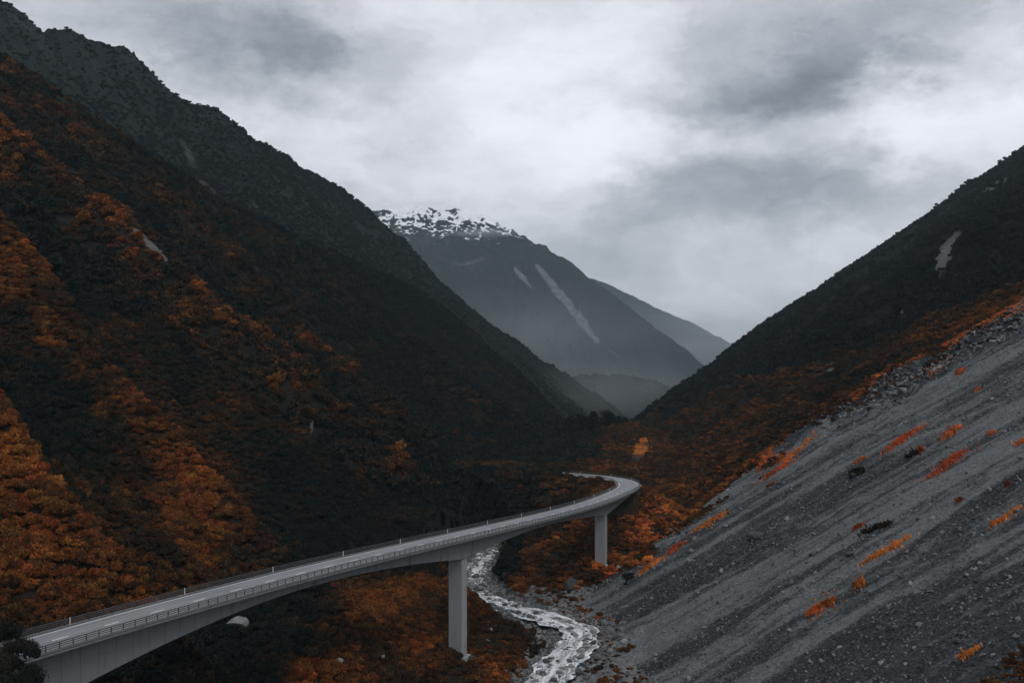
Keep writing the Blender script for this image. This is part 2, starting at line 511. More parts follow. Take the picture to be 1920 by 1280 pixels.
def mat_leaf(name='scrub_foliage'):
    m, nt = mat(name)
    t = nt.attr('tint', 'INSTANCER').outputs['Fac']
    lv = nt.attr('leafvar').outputs['Fac']
    oi = nt.n('ShaderNodeObjectInfo').outputs['Random']
    v = nt.math('ADD', t, nt.math('MULTIPLY', nt.math('SUBTRACT', lv, 0.5), 0.22))
    c = tint_ramp(nt, v)
    hs = nt.n('ShaderNodeHueSaturation'); nt.set(hs, 'Color', c)
    nt.set(hs, 'Value', nt.math('ADD', 0.72, nt.math('ADD', nt.math('MULTIPLY', lv, 0.4), nt.math('MULTIPLY', oi, 0.35))))
    nt.set(hs, 'Hue', nt.math('ADD', 0.488, nt.math('MULTIPLY', oi, 0.03)))
    d = nt.n('ShaderNodeBsdfDiffuse'); nt.link(hs.outputs[0], d.inputs[0])
    tr = nt.n('ShaderNodeBsdfTranslucent'); nt.link(hs.outputs[0], tr.inputs[0])
    mx = nt.n('ShaderNodeMixShader', ins={0: 0.18}); nt.link(d.outputs[0], mx.inputs[1]); nt.link(tr.outputs[0], mx.inputs[2])
    finish(nt, mx.outputs[0])
    return m


def mat_simple(name, col, rough=0.8, spec=0.3, nscale=None, namp=0.25):
    m, nt = mat(name)
    c = col + (1,)
    if nscale:
        g = nt.n('ShaderNodeNewGeometry').outputs['Position']
        n = nt.noise(g, nscale, 5, 0.65)
        c = nt.mix(n, tuple(x * (1 - namp) for x in col), tuple(x * (1 + namp) for x in col))
    finish(nt, principled(nt, c, rough, spec).outputs[0])
    return m


def mat_concrete(name, base=(0.20, 0.205, 0.21), streak=0.5):
    m, nt = mat(name)
    g = nt.n('ShaderNodeNewGeometry').outputs['Position']
    v = nt.vmath('MULTIPLY', g, (0.55, 0.55, 0.06))
    s = nt.noise(v, 1.0, 6, 0.65)
    b = nt.noise(g, 0.25, 4, 0.6); f = nt.noise(g, 3.0, 4, 0.7)
    k = nt.math('ADD', nt.math('MULTIPLY', s, streak), nt.math('ADD', nt.math('MULTIPLY', b, 0.35), nt.math('MULTIPLY', f, 0.15)))
    c = nt.mix(nt.ramp(k, 0.40, 0.68), tuple(x * 0.40 for x in base), tuple(x * 1.3 for x in base))
    # joints between the cast segments
    sx = nt.n('ShaderNodeSeparateXYZ'); nt.link(nt.attr('flow').outputs['Vector'], sx.inputs[0])
    fr_ = nt.math('ABSOLUTE', nt.math('SUBTRACT', nt.math('FRACT', nt.math('DIVIDE', sx.outputs[0], 3.5)), 0.5))
    c = nt.mix(nt.ramp(fr_, 0.012, 0.03, 0.45, 0.0), c, tuple(x * 0.3 for x in base))
    finish(nt, principled(nt, c, 0.85, 0.25, bump(nt, f, 0.15, 0.05)).outputs[0])
    return m


def mat_asphalt():
    m, nt = mat('worn_asphalt')
    g = nt.n('ShaderNodeNewGeometry').outputs['Position']
    fl = nt.attr('flow').outputs['Vector']
    lane = nt.noise(nt.vmath('MULTIPLY', fl, (0.02, 0.9, 1)), 1.0, 3, 0.6)
    pat = nt.noise(nt.vmath('MULTIPLY', fl, (0.06, 0.3, 1)), 1.0, 4, 0.6)
    k = nt.math('ADD', nt.math('MULTIPLY', lane, .6), nt.math('MULTIPLY', pat, .4))
    c = nt.mix(nt.ramp(k, 0.3, 0.7), (0.13, 0.136, 0.145), (0.235, 0.243, 0.255))
    finish(nt, principled(nt, c, 0.6, 0.4).outputs[0])
    return m


M_SOIL, M_SCREE, M_BED, M_WATER, M_LEAF = mat_soil(), mat_scree(), mat_riverbed(), mat_water(), mat_leaf()
M_ROCK = mat_rock('grey_boulder_rock'); M_ROCKD = mat_rock('dark_boulder_rock', (0.02, 0.022, 0.022), (0.075, 0.075, 0.073)); M_ROCKP = mat_rock('pale_boulder_rock', (0.10, 0.105, 0.108), (0.30, 0.305, 0.305)); M_STONE = mat_rock('scree_stone', (0.05, 0.053, 0.056), (0.24, 0.245, 0.25), 0.8)
M_CONC = mat_concrete('weathered_concrete', (0.155, 0.162, 0.167), 0.9); M_PIER = mat_concrete('pier_concrete', (0.225, 0.232, 0.238), 0.9)
M_EDGE = mat_concrete('kerb_concrete', (0.35, 0.356, 0.36), 0.3)
M_ASPH = mat_asphalt(); M_PAINT = mat_simple('white_road_paint', (0.78, 0.78, 0.78), 0.6, 0.3, 1.5, 0.12)
M_STEEL = mat_simple('dull_galvanised_steel', (0.05, 0.052, 0.055), 0.5, 0.4, 2.0, 0.3)
M_RAIL = mat_simple('weathered_rail_steel', (0.06, 0.063, 0.066), 0.5, 0.4, 1.0, 0.3)
M_WHITE = mat_simple('white_marker_plastic', (0.75, 0.75, 0.74), 0.5, 0.3)
M_BARK = mat_simple('grey_bark', (0.05, 0.042, 0.036), 0.9, 0.1, 3.0, 0.4)

# ------------------------------------------------------------------ terrain mesh (radial grid, apex 200 m behind the viewpoint)
rows = [150.0]
while rows[-1] < 2350:
    rows.append(rows[-1] * 1.0042)
gy = np.array(rows) - 200.0
gp = np.linspace(-0.68, 0.68, 660)
GX = gp[None, :] * (gy[:, None] + 200.0); GY = np.repeat(gy[:, None], len(gp), 1)
TR = terrain(GX, GY)
GZ = TR['z']


def tint_at(x, y, z, T):
    """vegetation kind, plus gully shade painted in on the left wall: 0 dark evergreen scrub, .4 brown, .72 orange, 1 bright orange grass"""
    yy = np.maximum(y, 5.0)
    u, v = px(x, yy, z)
    n = fbm(x / 22, y / 22, 4, 71); nb = fbm(x / 70 + 9, y / 70, 3, 77); nf = fbm(x / 6, y / 6, 2, 79)
    t = np.full(x.shape, 0.12)
    L = T['reg'] == 1
    low = sstep(620, 1000, v) * sstep(640, 380, u)            # orange scrub on the lower spur above the bridge's near end
    up = sstep(900, 150, v) * sstep(620, 100, u)
    tl = -0.02 + 0.0 + 0.36 * T['crest'] ** 2.4 * sstep(950, 430, y) + 0.25 * low + 0.15 * up + 0.36 * n + 0.18 * nb + 0.18 * nf  # crests orange, gullies left dark: scrub kind plus painted-in gully shade
    tl = tl + 0.30 * np.exp(-(((u - 60) / 70) ** 2 + ((v - 990) / 60) ** 2)) + 0.22 * np.exp(-(((u - 50) / 90) ** 2 + ((v - 1110) / 50) ** 2))
    tl = tl + 0.06 * sstep(900, 300, y)
    tl = np.where(tl > 0.46, 0.46 + (tl - 0.46) * 0.62, tl)
    tl = np.where(y > 560, tl * 0.85, tl)
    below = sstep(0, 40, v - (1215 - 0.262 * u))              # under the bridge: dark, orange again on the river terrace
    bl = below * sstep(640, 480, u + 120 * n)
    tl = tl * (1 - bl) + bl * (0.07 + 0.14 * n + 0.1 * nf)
    terr = sstep(540, 640, u + 100 * n) * sstep(1060, 1110, v + 30 * n)
    tl = tl * (1 - terr) + terr * (0.42 + 0.28 * n + 0.12 * nf + 0.1 * nb)
    t = np.where(L, tl, t)
    Fl = T['reg'] == 0
    tf = np.where(y < 420, 0.40 + 0.28 * n + 0.15 * nf, 0.22 + 0.3 * n + 0.14 * nf)
    tf = tf + 0.1 * sstep(1080, 1150, u)
    tf = np.where(y > 600, 0.10 + 0.22 * n, tf)
    t = np.where(Fl, tf, t)
    Rr = T['reg'] == 2
    ydark = interp(x, VEG_DARK) + 25 * n
    edge = np.exp(-np.maximum(0, y - T['yb']) / 16)
    tr = 0.33 + 0.24 * n + 0.16 * nb + 0.12 * nf + 0.42 * edge * sstep(-0.25, 0.35, n + nf * 0.5)
    tr = tr + 0.10 * sstep(480, 400, y) * sstep(110, 60, x)
    tr = np.where(y > ydark, 0.05 + 0.10 * n + 0.05 * nb, tr)
    t = np.where(Rr, tr, t)
    t = np.where(T['reg'] == 4, 0.42 + 0.3 * n, t)
    # orange clearing at the head of the valley
    clr = np.exp(-(((u - 1202 - (838 - v) * 0.4) / 12) ** 2 + ((v - 840) / 20) ** 2) ** 2)
    t = np.where((y > 500) & (clr > 0.4), 1.0, t)
    return np.clip(t, 0, 1)


BARE = [[(1762, 514, 5), (1768, 480, 15), (1792, 438, 11)], [(254, 430, 5), (284, 462, 8), (320, 494, 4)], [(1700, 560, 3), (1690, 590, 4)], [(1548, 702, 6), (1562, 690, 5)],
        [(1470, 1, 1), (1471, 2, 1)], [(1838, 365, 4), (1880, 330, 4)], [(590, 795, 4), (583, 806, 4)]]


def bare_at(x, y, z):
    u, v = px(x, np.maximum(y, 5.0), z)
    j = 11 * fbm(x / 8, y / 8, 4, 191, 0.6)
    b = np.zeros(np.shape(x))
    for P in BARE:
        P = np.asarray(P, float)
        for a, c in zip(P[:-1], P[1:]):
            dx, dy = c[0] - a[0], c[1] - a[1]
            t = np.clip(((u + j - a[0]) * dx + (v + j - a[1]) * dy) / (dx * dx + dy * dy), 0, 1)
            d = np.hypot(u + j - a[0] - t * dx, v + j - a[1] - t * dy)
            b = np.maximum(b, 1 - sstep(0.6, 1.2, d / (a[2] + t * (c[2] - a[2]))))
    return b * (y > 300)


GT = tint_at(GX, GY, GZ, TR)
GB = bare_at(GX, GY, GZ)
nr, nc = GX.shape
idx = np.arange(nr * nc).reshape(nr, nc)
quads = np.stack([idx[:-1, :-1], idx[:-1, 1:], idx[1:, 1:], idx[1:, :-1]], -1).reshape(-1, 4)
fr = TR['reg'][:-1, :-1].ravel()
VV = np.stack([GX.ravel(), GY.ravel(), GZ.ravel()], -1)
FLOW = None
for r, (nm, m_) in enumerate([('valley_floor', M_SOIL), ('hillside_left', M_SOIL), ('hillside_right', M_SOIL), ('scree_slope', M_SCREE), ('river_bed', M_BED)]):
    q = quads[fr == r]
    used, inv = np.unique(q, return_inverse=True)
    me = np_mesh(nm, VV[used], inv.reshape(-1, 4))
    add_attr(me, 'tint', GT.ravel()[used])
    add_attr(me, 'bare', GB.ravel()[used])
    if nm == 'scree_slope': add_attr(me, 'coarse', scree_coarse(GX, GY, TR).ravel()[used])
    tag(link_mesh(nm, me, m_), kind='structure')
# ------------------------------------------------------------------ far mountains: each a real slope hung from its crest line
def mat_mountain(name, veg=(0.030, 0.037, 0.036), rock=(0.13, 0.138, 0.142), snow=False, sc=1.0):
    m, nt = mat(name)
    g = nt.n('ShaderNodeNewGeometry'); p = g.outputs['Position']
    n = nt.noise(p, 0.006 * sc, 8, 0.66); n2 = nt.noise(p, 0.075 * sc, 6, 0.72)
    rk = nt.attr('rock').outputs['Fac']
    f = nt.math('ADD', rk, nt.math('ADD', nt.math('MULTIPLY', nt.math('SUBTRACT', n, 0.5), 0.9), nt.math('MULTIPLY', nt.math('SUBTRACT', n2, 0.5), 0.9)))
    c = nt.mix(nt.ramp(f, 0.30, 0.95), veg, rock)
    c = nt.mix(nt.ramp(n2, 0.4, 0.62, 0.0, 0.5), c, tuple(x * 0.55 for x in veg))
    if snow:
        sp = nt.n('ShaderNodeSeparateXYZ'); nt.link(p, sp.inputs[0])
        nz = nt.n('ShaderNodeSeparateXYZ'); nt.link(g.outputs['Normal'], nz.inputs[0])
        a = nt.noise(nt.vmath('MULTIPLY', p, (1, 1, 2.2)), 0.017, 7, 0.68, 0.9); b = nt.noise(p, 0.035, 5, 0.7)
        h = nt.math('ADD', sp.outputs[2], nt.math('MULTIPLY', nt.math('SUBTRACT', a, 0.5), 260.0))
        h = nt.math('ADD', h, nt.math('MULTIPLY', nt.math('SUBTRACT', b, 0.5), 70.0))
        h = nt.math('ADD', h, nt.math('MULTIPLY', nt.math('SUBTRACT', nz.outputs[2], 0.80), 430.0))
        c = nt.mix(nt.ramp(h, 572.0, 600.0), c, (0.90, 0.92, 0.95))
    hb = nt.math('ADD', n, nt.math('MULTIPLY', n2, 0.35))
    finish(nt, principled(nt, c, 0.95, 0.1, bump(nt, hb, 0.9, 14.0 / sc)).outputs[0])
    return m


FARPTS = []


def px_inside(u, v, P, wid):
    """soft mask along a polyline given in photograph pixels, with a width per vertex"""
    best = np.zeros(u.shape)
    P = np.asarray(P, float)
    for a, b in zip(P[:-1], P[1:]):
        dx, dy = b[0] - a[0], b[1] - a[1]
        t = np.clip(((u - a[0]) * dx + (v - a[1]) * dy) / (dx * dx + dy * dy), 0, 1)
        d = np.hypot(u - a[0] - t * dx, v - a[1] - t * dy)
        wv = a[2] + t * (b[2] - a[2])
        best = np.maximum(best, 1 - sstep(0.55, 1.15, d / wv))
    return best


def ridge_sheet(name, crest, gdir, slope, L, material, seed, nq=420, nr=240, back=500, amp=30, wl=140, skl=4.0, marks=(), rockf=None, concave=0.0, trees=0, tr=(2.5, 5.0), crag=0):
    C3 = np.array([((u - 960) / F * D, D, (640 - v) / F * D) for u, v, D in crest])
    seg = np.hypot(*(np.diff(C3[:, :2], axis=0).T)); q = np.concatenate([[0], np.cumsum(seg)])
    qq = np.linspace(0, q[-1], nq)
    cx, cy, cz = (np.interp(qq, q, C3[:, k]) for k in range(3))
    g = np.array(gdir, float); g /= np.hypot(*g)
    rr = np.concatenate([-np.linspace(1, 0.04, 24) ** 1.4 * back, L * np.linspace(0, 1, nr) ** 1.15])
    Rr, Q = np.meshgrid(rr, qq, indexing='ij')
    X = cx[None, :] + g[0] * Rr; Y = cy[None, :] + g[1] * Rr
    down = np.where(Rr >= 0, slope * Rr - concave * Rr * np.minimum(Rr / L, 1) * slope * 0.5, -Rr * 0.8)
    Z = cz[None, :] - down
    k = sstep(0, wl * 1.2, np.abs(Rr))
    gul = ridged(Q / wl + 0.35 * fbm(Q / wl, Rr / wl, 2, seed + 3), Rr / (wl * 5) + 3, 4, seed)
    gul2 = ridged(Q / (wl * .3) + 0.3 * fbm(Q / wl * 2, Rr / wl * 2, 2, seed + 5), Rr / (wl * 1.6) + 7, 3, seed + 8)
    Z = Z + (gul - 0.62) * amp * 2 * k + (gul2 - 0.6) * amp * 0.55 * k + fbm(X / (wl * .25), Y / (wl * .25), 4, seed + 20) * amp * 0.22
    Z = Z + fbm(Q / (skl * 2.2), Rr / (skl * 2.5), 3, seed + 33) * skl * .45 * (1 - 0.4 * k)
    Z = Z + fbm(Q / (skl * 9), Rr / (wl * .6), 4, seed + 30) * skl * (1 - 0.5 * k)
    if crag: Z = Z + crag * (ridged(X / 120, Y / 120, 4, seed + 70, .6) - 0.55) * sstep(300, 650, Z)
    V = np.stack([X.ravel(), Y.ravel(), Z.ravel()], -1)
    ii = np.arange(X.size).reshape(X.shape)
    me = np_mesh(name, V, np.stack([ii[:-1, :-1], ii[1:, :-1], ii[1:, 1:], ii[:-1, 1:]], -1).reshape(-1, 4))
    U_, V_ = px(X, np.maximum(Y, 10), Z)
    rock = 0.25 + 0.35 * (ridged(Q / (wl * .5), Rr / (wl * 2.5), 3, seed + 40) - 0.5)
    if rockf is not None:
        rock = rock + rockf(U_, V_)
    for P, st in marks:
        jit = 9 * fbm(U_ / 12, V_ / 12, 4, seed + 50, 0.6)
        rock = np.maximum(rock, st * px_inside(U_ + jit, V_ + jit * .5, P, None))
    add_attr(me, 'rock', rock.ravel())
    if trees:
        rg = np.random.default_rng(seed)
        fi = rg.uniform(24, X.shape[0] - 2, trees * 3); fj = rg.uniform(0, X.shape[1] - 2, trees * 3)
        a_, b_ = fi.astype(int), fj.astype(int); wa, wb = fi - a_, fj - b_
        lerp = lambda M: (M[a_, b_] * (1 - wb) + M[a_, b_ + 1] * wb) * (1 - wa) + (M[a_ + 1, b_] * (1 - wb) + M[a_ + 1, b_ + 1] * wb) * wa
        x_, y_, z_, k_ = lerp(X), lerp(Y), lerp(Z), lerp(rock)
        u_, v_ = px(x_, y_, z_)
        ok = (u_ > -40) & (u_ < 1500) & (v_ < 900) & (k_ < 0.55) & (rg.uniform(0, 1, len(x_)) < sstep(60, 420, v_) * 0.85 + 0.15) & (fbm(x_ / 60, y_ / 60, 3, seed + 60) > -0.6)
        q_ = np.where(ok)[0][:trees]
        r_ = rg.uniform(*tr, len(q_))
        FARPTS.append(np.stack([x_[q_], y_[q_], z_[q_] - .2 * r_, r_, rg.uniform(.8, 1.3, len(q_)), np.clip(0.04 + .05 * rg.normal(0, 1, len(q_)), 0, .2)], -1))
    return tag(link_mesh(name, me, material), kind='structure')


M_MT1 = mat_mountain('steep_alpine_scrub_and_rock', (0.015, 0.021, 0.022), (0.060, 0.067, 0.070))
M_MT2 = mat_mountain('snow_peak_slopes', (0.018, 0.024, 0.026), (0.145, 0.152, 0.158), True, 0.5)
M_MT3 = mat_mountain('distant_forest_slopes', (0.032, 0.038, 0.040), (0.10, 0.105, 0.11), False, 0.5)

ridge_sheet('mountain', [(-420, -260, 1250), (-150, -110, 1260), (-20, -14, 1270), (22, 10, 1275), (48, 28, 1278), (82, 62, 1282), (90, 52, 1283), (130, 56, 1290), (150, 72, 1292), (168, 80, 1295),
                         (185, 82, 1298), (205, 92, 1300), (236, 95, 1305), (258, 118, 1312), (292, 150, 1325), (310, 170, 1340), (345, 186, 1370), (412, 214, 1420), (450, 240, 1460), (490, 268, 1500), (530, 292, 1560),
                         (590, 328, 1640), (628, 346, 1690), (670, 380, 1730), (705, 410, 1760), (760, 465, 1790), (815, 520, 1810), (870, 568, 1830), (930, 618, 1850), (1000, 664, 1900),
                         (1060, 700, 1950), (1120, 742, 2000), (1185, 792, 2050), (1230, 830, 2100)],
            (0.98, -0.55), 0.86, 560, M_MT1, 101, nq=620, nr=230, amp=24, wl=85, skl=7.0, trees=52000, tr=(1.4, 3.4),
            marks=[([(345, 270, 6), (352, 290, 9), (362, 310, 6)], 1.0), ([(372, 338, 5), (385, 352, 9), (402, 366, 5)], 1.1), ([(296, 240, 3), (310, 262, 4)], 0.6),
                   ([(235, 210, 8), (250, 255, 6)], .5), ([(290, 285, 12), (330, 300, 8)], .5), ([(470, 372, 2), (482, 392, 3)], .7), ([(140, 130, 12), (185, 180, 10)], .5)],
            rockf=lambda u, v: 0.22 * sstep(420, 200, u) * sstep(330, 150, v))
ridge_sheet('mountain', [(420, 470, 5200), (560, 425, 5250), (640, 405, 5300), (690, 402, 5350), (712, 388, 5380), (730, 384, 5400), (752, 394, 5420), (778, 390, 5450), (800, 387, 5460), (822, 391, 5480),
                         (850, 388, 5500), (872, 388, 5500), (900, 402, 5480), (925, 414, 5450), (948, 430, 5430), (980, 440, 5400), (1010, 455, 5380), (1045, 480, 5350), (1075, 496, 5340), (1100, 516, 5320), (1130, 536, 5300),
                         (1190, 584, 5270), (1240, 620, 5240), (1285, 655, 5200), (1330, 693, 5160), (1400, 745, 5100), (1480, 800, 5050)],
            (-0.10, -1.0), 0.62, 1700, M_MT2, 202, nq=560, nr=300, back=1500, amp=48, wl=300, skl=9.0, crag=55,
            marks=[([(1003, 496, 3), (1020, 515, 7), (1050, 552, 9), (1075, 582, 8), (1100, 612, 10), (1118, 640, 4)], 1.35), ([(966, 502, 3), (978, 518, 6), (996, 538, 3)], 1.0), ([(840, 500, 4), (905, 485, 6)], .6), ([(1140, 655, 3), (1165, 672, 4)], .7)],
            concave=0.2)
ridge_sheet('mountain', [(1000, 520, 7245), (1100, 520, 7434), (1150, 535, 7560), (1200, 562, 7686), (1250, 585, 7812), (1300, 607, 7938), (1340, 628, 8064), (1380, 648, 8190), (1460, 690, 8379), (1600, 760, 8568), (1800, 800, 8820)],
            (-0.35, -1.0), 0.5, 2000, M_MT3, 303, nq=260, nr=120, back=900, amp=40, wl=380, skl=9.0)
# low wooded spur closing the valley
ridge_sheet('wooded_spur', [(940, 700, 2950), (1040, 706, 2900), (1110, 704, 2850), (1170, 705, 2800), (1230, 716, 2780), (1262, 728, 2760), (1300, 756, 2740), (1360, 800, 2720), (1420, 840, 2700)],
            (-0.05, -1.0), 0.5, 700, M_MT1, 404, nq=260, nr=120, back=500, amp=16, wl=110, skl=4.0, trees=7000, tr=(3.5, 6.0), rockf=lambda u, v: -0.3 + 0 * u)
# ground sheet out to the horizon under everything
gx = np.linspace(-9000, 9000, 41); ggy = np.linspace(-2500, 9500, 41)
AX, AY = np.meshgrid(gx, ggy, indexing='ij')
AZ = -330 + 40 * fbm(AX / 1500, AY / 1500, 3, 500)
ii = np.arange(AX.size).reshape(AX.shape)
me = np_mesh('ground', np.stack([AX.ravel(), AY.ravel(), AZ.ravel()], -1), np.stack([ii[:-1, :-1], ii[1:, :-1], ii[1:, 1:], ii[:-1, 1:]], -1).reshape(-1, 4))
tag(link_mesh('ground', me, M_MT3), kind='structure')

# ------------------------------------------------------------------ the river: water following the bed
def smooth_poly(P, n):
    P = np.asarray(P, float)
    d = np.concatenate([[0], np.cumsum(np.hypot(*np.diff(P[:, :2], axis=0).T))])
    tt = np.linspace(0, d[-1], n)
    out = np.stack([np.interp(tt, d, P[:, k]) for k in range(P.shape[1])], -1)
    for _ in range(3):
        ker = np.ones(9) / 9
        out = np.stack([np.convolve(np.pad(out[:, k], 4, mode='edge'), ker, 'valid') for k in range(P.shape[1])], -1)
    return out


def water_ribbon(name, P, halfw, n, m, dz, seed):
    c = smooth_poly(P, n)
    t = np.gradient(c[:, :2], axis=0); t /= np.hypot(t[:, 0], t[:, 1])[:, None]
    nx = np.stack([t[:, 1], -t[:, 0]], -1)
    L = np.concatenate([[0], np.cumsum(np.hypot(*np.diff(c[:, :2], axis=0).T))])
    w_ = halfw(c[:, 1])
    a = np.linspace(-1, 1, m)
    wl_ = w_[:, None] * (1 + 0.35 * fbm(L[:, None] / 6 + 0 * a, (a[None, :] > 0) * 20.0 + 0 * L[:, None], 3, seed))
    X = c[:, 0][:, None] + nx[:, 0][:, None] * a * wl_; Y = c[:, 1][:, None] + nx[:, 1][:, None] * a * wl_
    Z = c[:, 2][:, None] + dz + 0.28 * fbm(X / 2.2, Y / 2.2, 3, seed + 1) + 0.14 * ridged(L[:, None] / 3 + fbm(X / 3, Y / 3, 2, seed + 4), a[None, :] * 2 + 0 * L[:, None], 2, seed + 2) + 0 * a
    me = np_mesh(name, np.stack([X.ravel(), Y.ravel(), Z.ravel()], -1), None if False else (lambda i: np.stack([i[:-1, :-1], i[:-1, 1:], i[1:, 1:], i[1:, :-1]], -1).reshape(-1, 4))(np.arange(n * m).reshape(n, m)))
    add_attr(me, 'flow', np.stack([np.repeat(L[:, None], m, 1).ravel(), (a * wl_).ravel(), np.zeros(n * m)], -1), 'FLOAT_VECTOR')
    return tag(link_mesh(name, me, M_WATER), kind='structure')


water_ribbon('river', RIV, lambda y: np.interp(y, [120, 262, 290, 330, 345, 380, 405, 470, 600], [4, 6.6, 6.0, 5.8, 7.0, 6.6, 5.0, 6.4, 2.4]), 900, 26, 0.19, 81)
BR1 = [(-16, 381, -95.3), (-4, 384, -95.4), (9, 376, -95.0), (18, 362, -94.5), (24, 345, -94.0), (25, 330, -93.7), (22, 312, -93.3)]
BR2 = [(-12, 369, -95.0), (-17, 366, -95.1), (-23, 369, -95.2), (-28, 376, -95.4), (-32, 388, -96)]
water_ribbon('river_side_channel', BR2, lambda y: 3.0 + 0 * y, 80, 10, 0.25, 88)

# ------------------------------------------------------------------ the viaduct
P0, P1, P2 = -0.35, 13.05, 25.45


def girder_depth(t):
    t = np.asarray(t, float)
    def arch(a, b, da, db, dm):
        m = 0.5 * (a + b)
        e = np.abs(t - m) / (0.5 * (b - a))
        return dm + (np.where(t < m, da, db) - dm) * e ** 1.9
    d = arch(P0, P1, 8.2, 5.9, 2.5)
    d = np.where(t > P1, arch(P1, P2, 5.9, 5.6, 2.4), d)
    d = np.where(t > P2, 2.4 + 3.2 * np.clip(1 - (t - P2) / (T_AB + 0.6 - P2), 0, 1) ** 1.9, d)
    d = np.where(t < P0, 2.6 + 5.6 * np.clip(1 - (P0 - t) / 6, 0, 1) ** 1.9, d)
    return d


BASE = Vector([float(a) for a in road(P1)[0]]); BASE.z = -84.9
VIA = tag(empty('viaduct', BASE), 'long curving concrete road viaduct on tall slab piers above the river', 'viaduct')


def sweep(name, ts, prof, material, parent, closed=True, flow=False, caps=True, smooth=False, origin=BASE):
    """prof: function of station array -> list of (offset right, dz) arrays"""
    c, t, nrm = road(ts)
    pr = prof(ts)
    k = len(pr)
    V = np.zeros((len(ts), k, 3))
    for j, (o, dz) in enumerate(pr):
        V[:, j, 0] = c[:, 0] + nrm[:, 0] * o; V[:, j, 1] = c[:, 1] + nrm[:, 1] * o; V[:, j, 2] = c[:, 2] + dz
    V = V.reshape(-1, 3) - np.array(origin)
    i = np.arange(len(ts) * k).reshape(len(ts), k)
    j2 = np.roll(i, -1, 1) if closed else i[:, 1:]
    j1 = i if closed else i[:, :-1]
    Q = np.stack([j1[:-1], j1[1:], j2[1:], j2[:-1]], -1).reshape(-1, 4)
    me = np_mesh(name, V, Q, smooth)
    if closed and caps:
        bm = bmesh.new(); bm.from_mesh(me); bm.verts.ensure_lookup_table()
        for row in (i[0], i[-1][::-1]):
            try: bm.faces.new([bm.verts[int(a)] for a in row])
            except ValueError: pass
        bm.normal_update(); bm.to_mesh(me); bm.free()
    if flow:
        f = np.zeros((len(ts), k, 3)); f[:, :, 0] = ts[:, None] * 10
        for j, (o, dz) in enumerate(pr): f[:, j, 1] = o
        add_attr(me, 'flow', f.reshape(-1, 3), 'FLOAT_VECTOR')
    return link_mesh(name, me, material, parent)


TS = np.arange(-4, T_AB + 0.61, 0.2)
o_ = np.ones
sweep('deck_slab', TS, lambda t: [(-5.0 + 0 * t, -0.02 + 0 * t), (5.0 + 0 * t, -0.02 + 0 * t), (5.0 + 0 * t, -0.42 + 0 * t), (2.3 + 0 * t, -0.66 + 0 * t), (-2.3 + 0 * t, -0.66 + 0 * t), (-5.0 + 0 * t, -0.42 + 0 * t)], M_CONC, VIA)
sweep('box_girder', TS, lambda t: [(-2.25 + 0 * t, -0.62 + 0 * t), (2.25 + 0 * t, -0.62 + 0 * t), (2.15 + 0 * t, -girder_depth(t)), (-2.15 + 0 * t, -girder_depth(t))], M_CONC, VIA, flow=True)
ROAD_S = sweep('road_surface', TS, lambda t: [(-4.55 + 0 * t, 0.0 * t), (0 * t, 0.03 + 0 * t), (4.55 + 0 * t, 0.0 * t)], M_ASPH, VIA, closed=False, flow=True)
for sgn in (-1, 1):
    a, b = (4.55, 5.08)
    sweep('kerb', TS, lambda t: [(sgn * a + 0 * t, 0.26 + 0 * t), (sgn * b + 0 * t, 0.26 + 0 * t), (sgn * b + 0 * t, -0.04 + 0 * t), (sgn * 5.003 + 0 * t, -0.12 + 0 * t), (sgn * a + 0 * t, -0.01 + 0 * t)], M_EDGE, VIA)
    sweep('edge_line', TS, lambda t: [(sgn * 4.10 + 0 * t, 0.012 + 0 * t), (sgn * 3.90 + 0 * t, 0.013 + 0 * t)], M_PAINT, VIA, closed=False)


def dash(name, t, parent, origin):
    ts = np.array([t - 0.15, t, t + 0.15])
    return sweep(name, ts, lambda q: [(-0.12 + 0 * q, 0.038 + 0 * q), (0.12 + 0 * q, 0.038 + 0 * q)], M_PAINT, parent, closed=False, origin=origin)


for k in range(-3, 31):
    dash('lane_dash', float(k), VIA, BASE)


def pier(t, zb, w0, l0):
    c, tg, nr_ = road(t)
    zt = float(c[2] - girder_depth(t))
    bm = bmesh.new()
    bmesh.ops.create_cube(bm, size=1.0)
    for v in bm.verts:
        v.co.x *= w0; v.co.y *= l0; v.co.z = (zb - 3 if v.co.z < 0 else zt + 0.02) - BASE.z
    bmesh.ops.bevel(bm, geom=[e for e in bm.edges if abs(e.verts[0].co.z - e.verts[1].co.z) > 2], offset=0.12, segments=1, affect='EDGES')
    me = bpy.data.meshes.new('pier'); bm.to_mesh(me); bm.free()
    o = link_mesh('pier', me, M_PIER, VIA)
    o.location = (float(c[0]) - BASE.x, float(c[1]) - BASE.y, 0)
    o.rotation_euler.z = math.atan2(float(nr_[1]), float(nr_[0]))
    # footing
    bm = bmesh.new(); bmesh.ops.create_cube(bm, size=1.0)
    for v in bm.verts:
        v.co.x *= w0 + 1.6; v.co.y *= l0 + 1.6; v.co.z = zb - BASE.z + (-2.5 if v.co.z < 0 else -0.15)
    bmesh.ops.bevel(bm, geom=bm.edges[:], offset=0.1, segments=1, affect='EDGES')
    me = bpy.data.meshes.new('footing'); bm.to_mesh(me); bm.free()
    link_mesh('footing', me, M_PIER, o)
    # thicker diaphragm in the girder over the pier, 3 mm proud of its webs
    bm = bmesh.new(); bmesh.ops.create_cube(bm, size=1.0)
    for v in bm.verts:
        v.co.x *= 4.56; v.co.y *= l0 + 0.1; v.co.z = (zt + 0.3 if v.co.z < 0 else float(c[2]) - 0.7) - BASE.z
    me = bpy.data.meshes.new('diaphragm'); bm.to_mesh(me); bm.free()
    link_mesh('diaphragm', me, M_CONC, o)


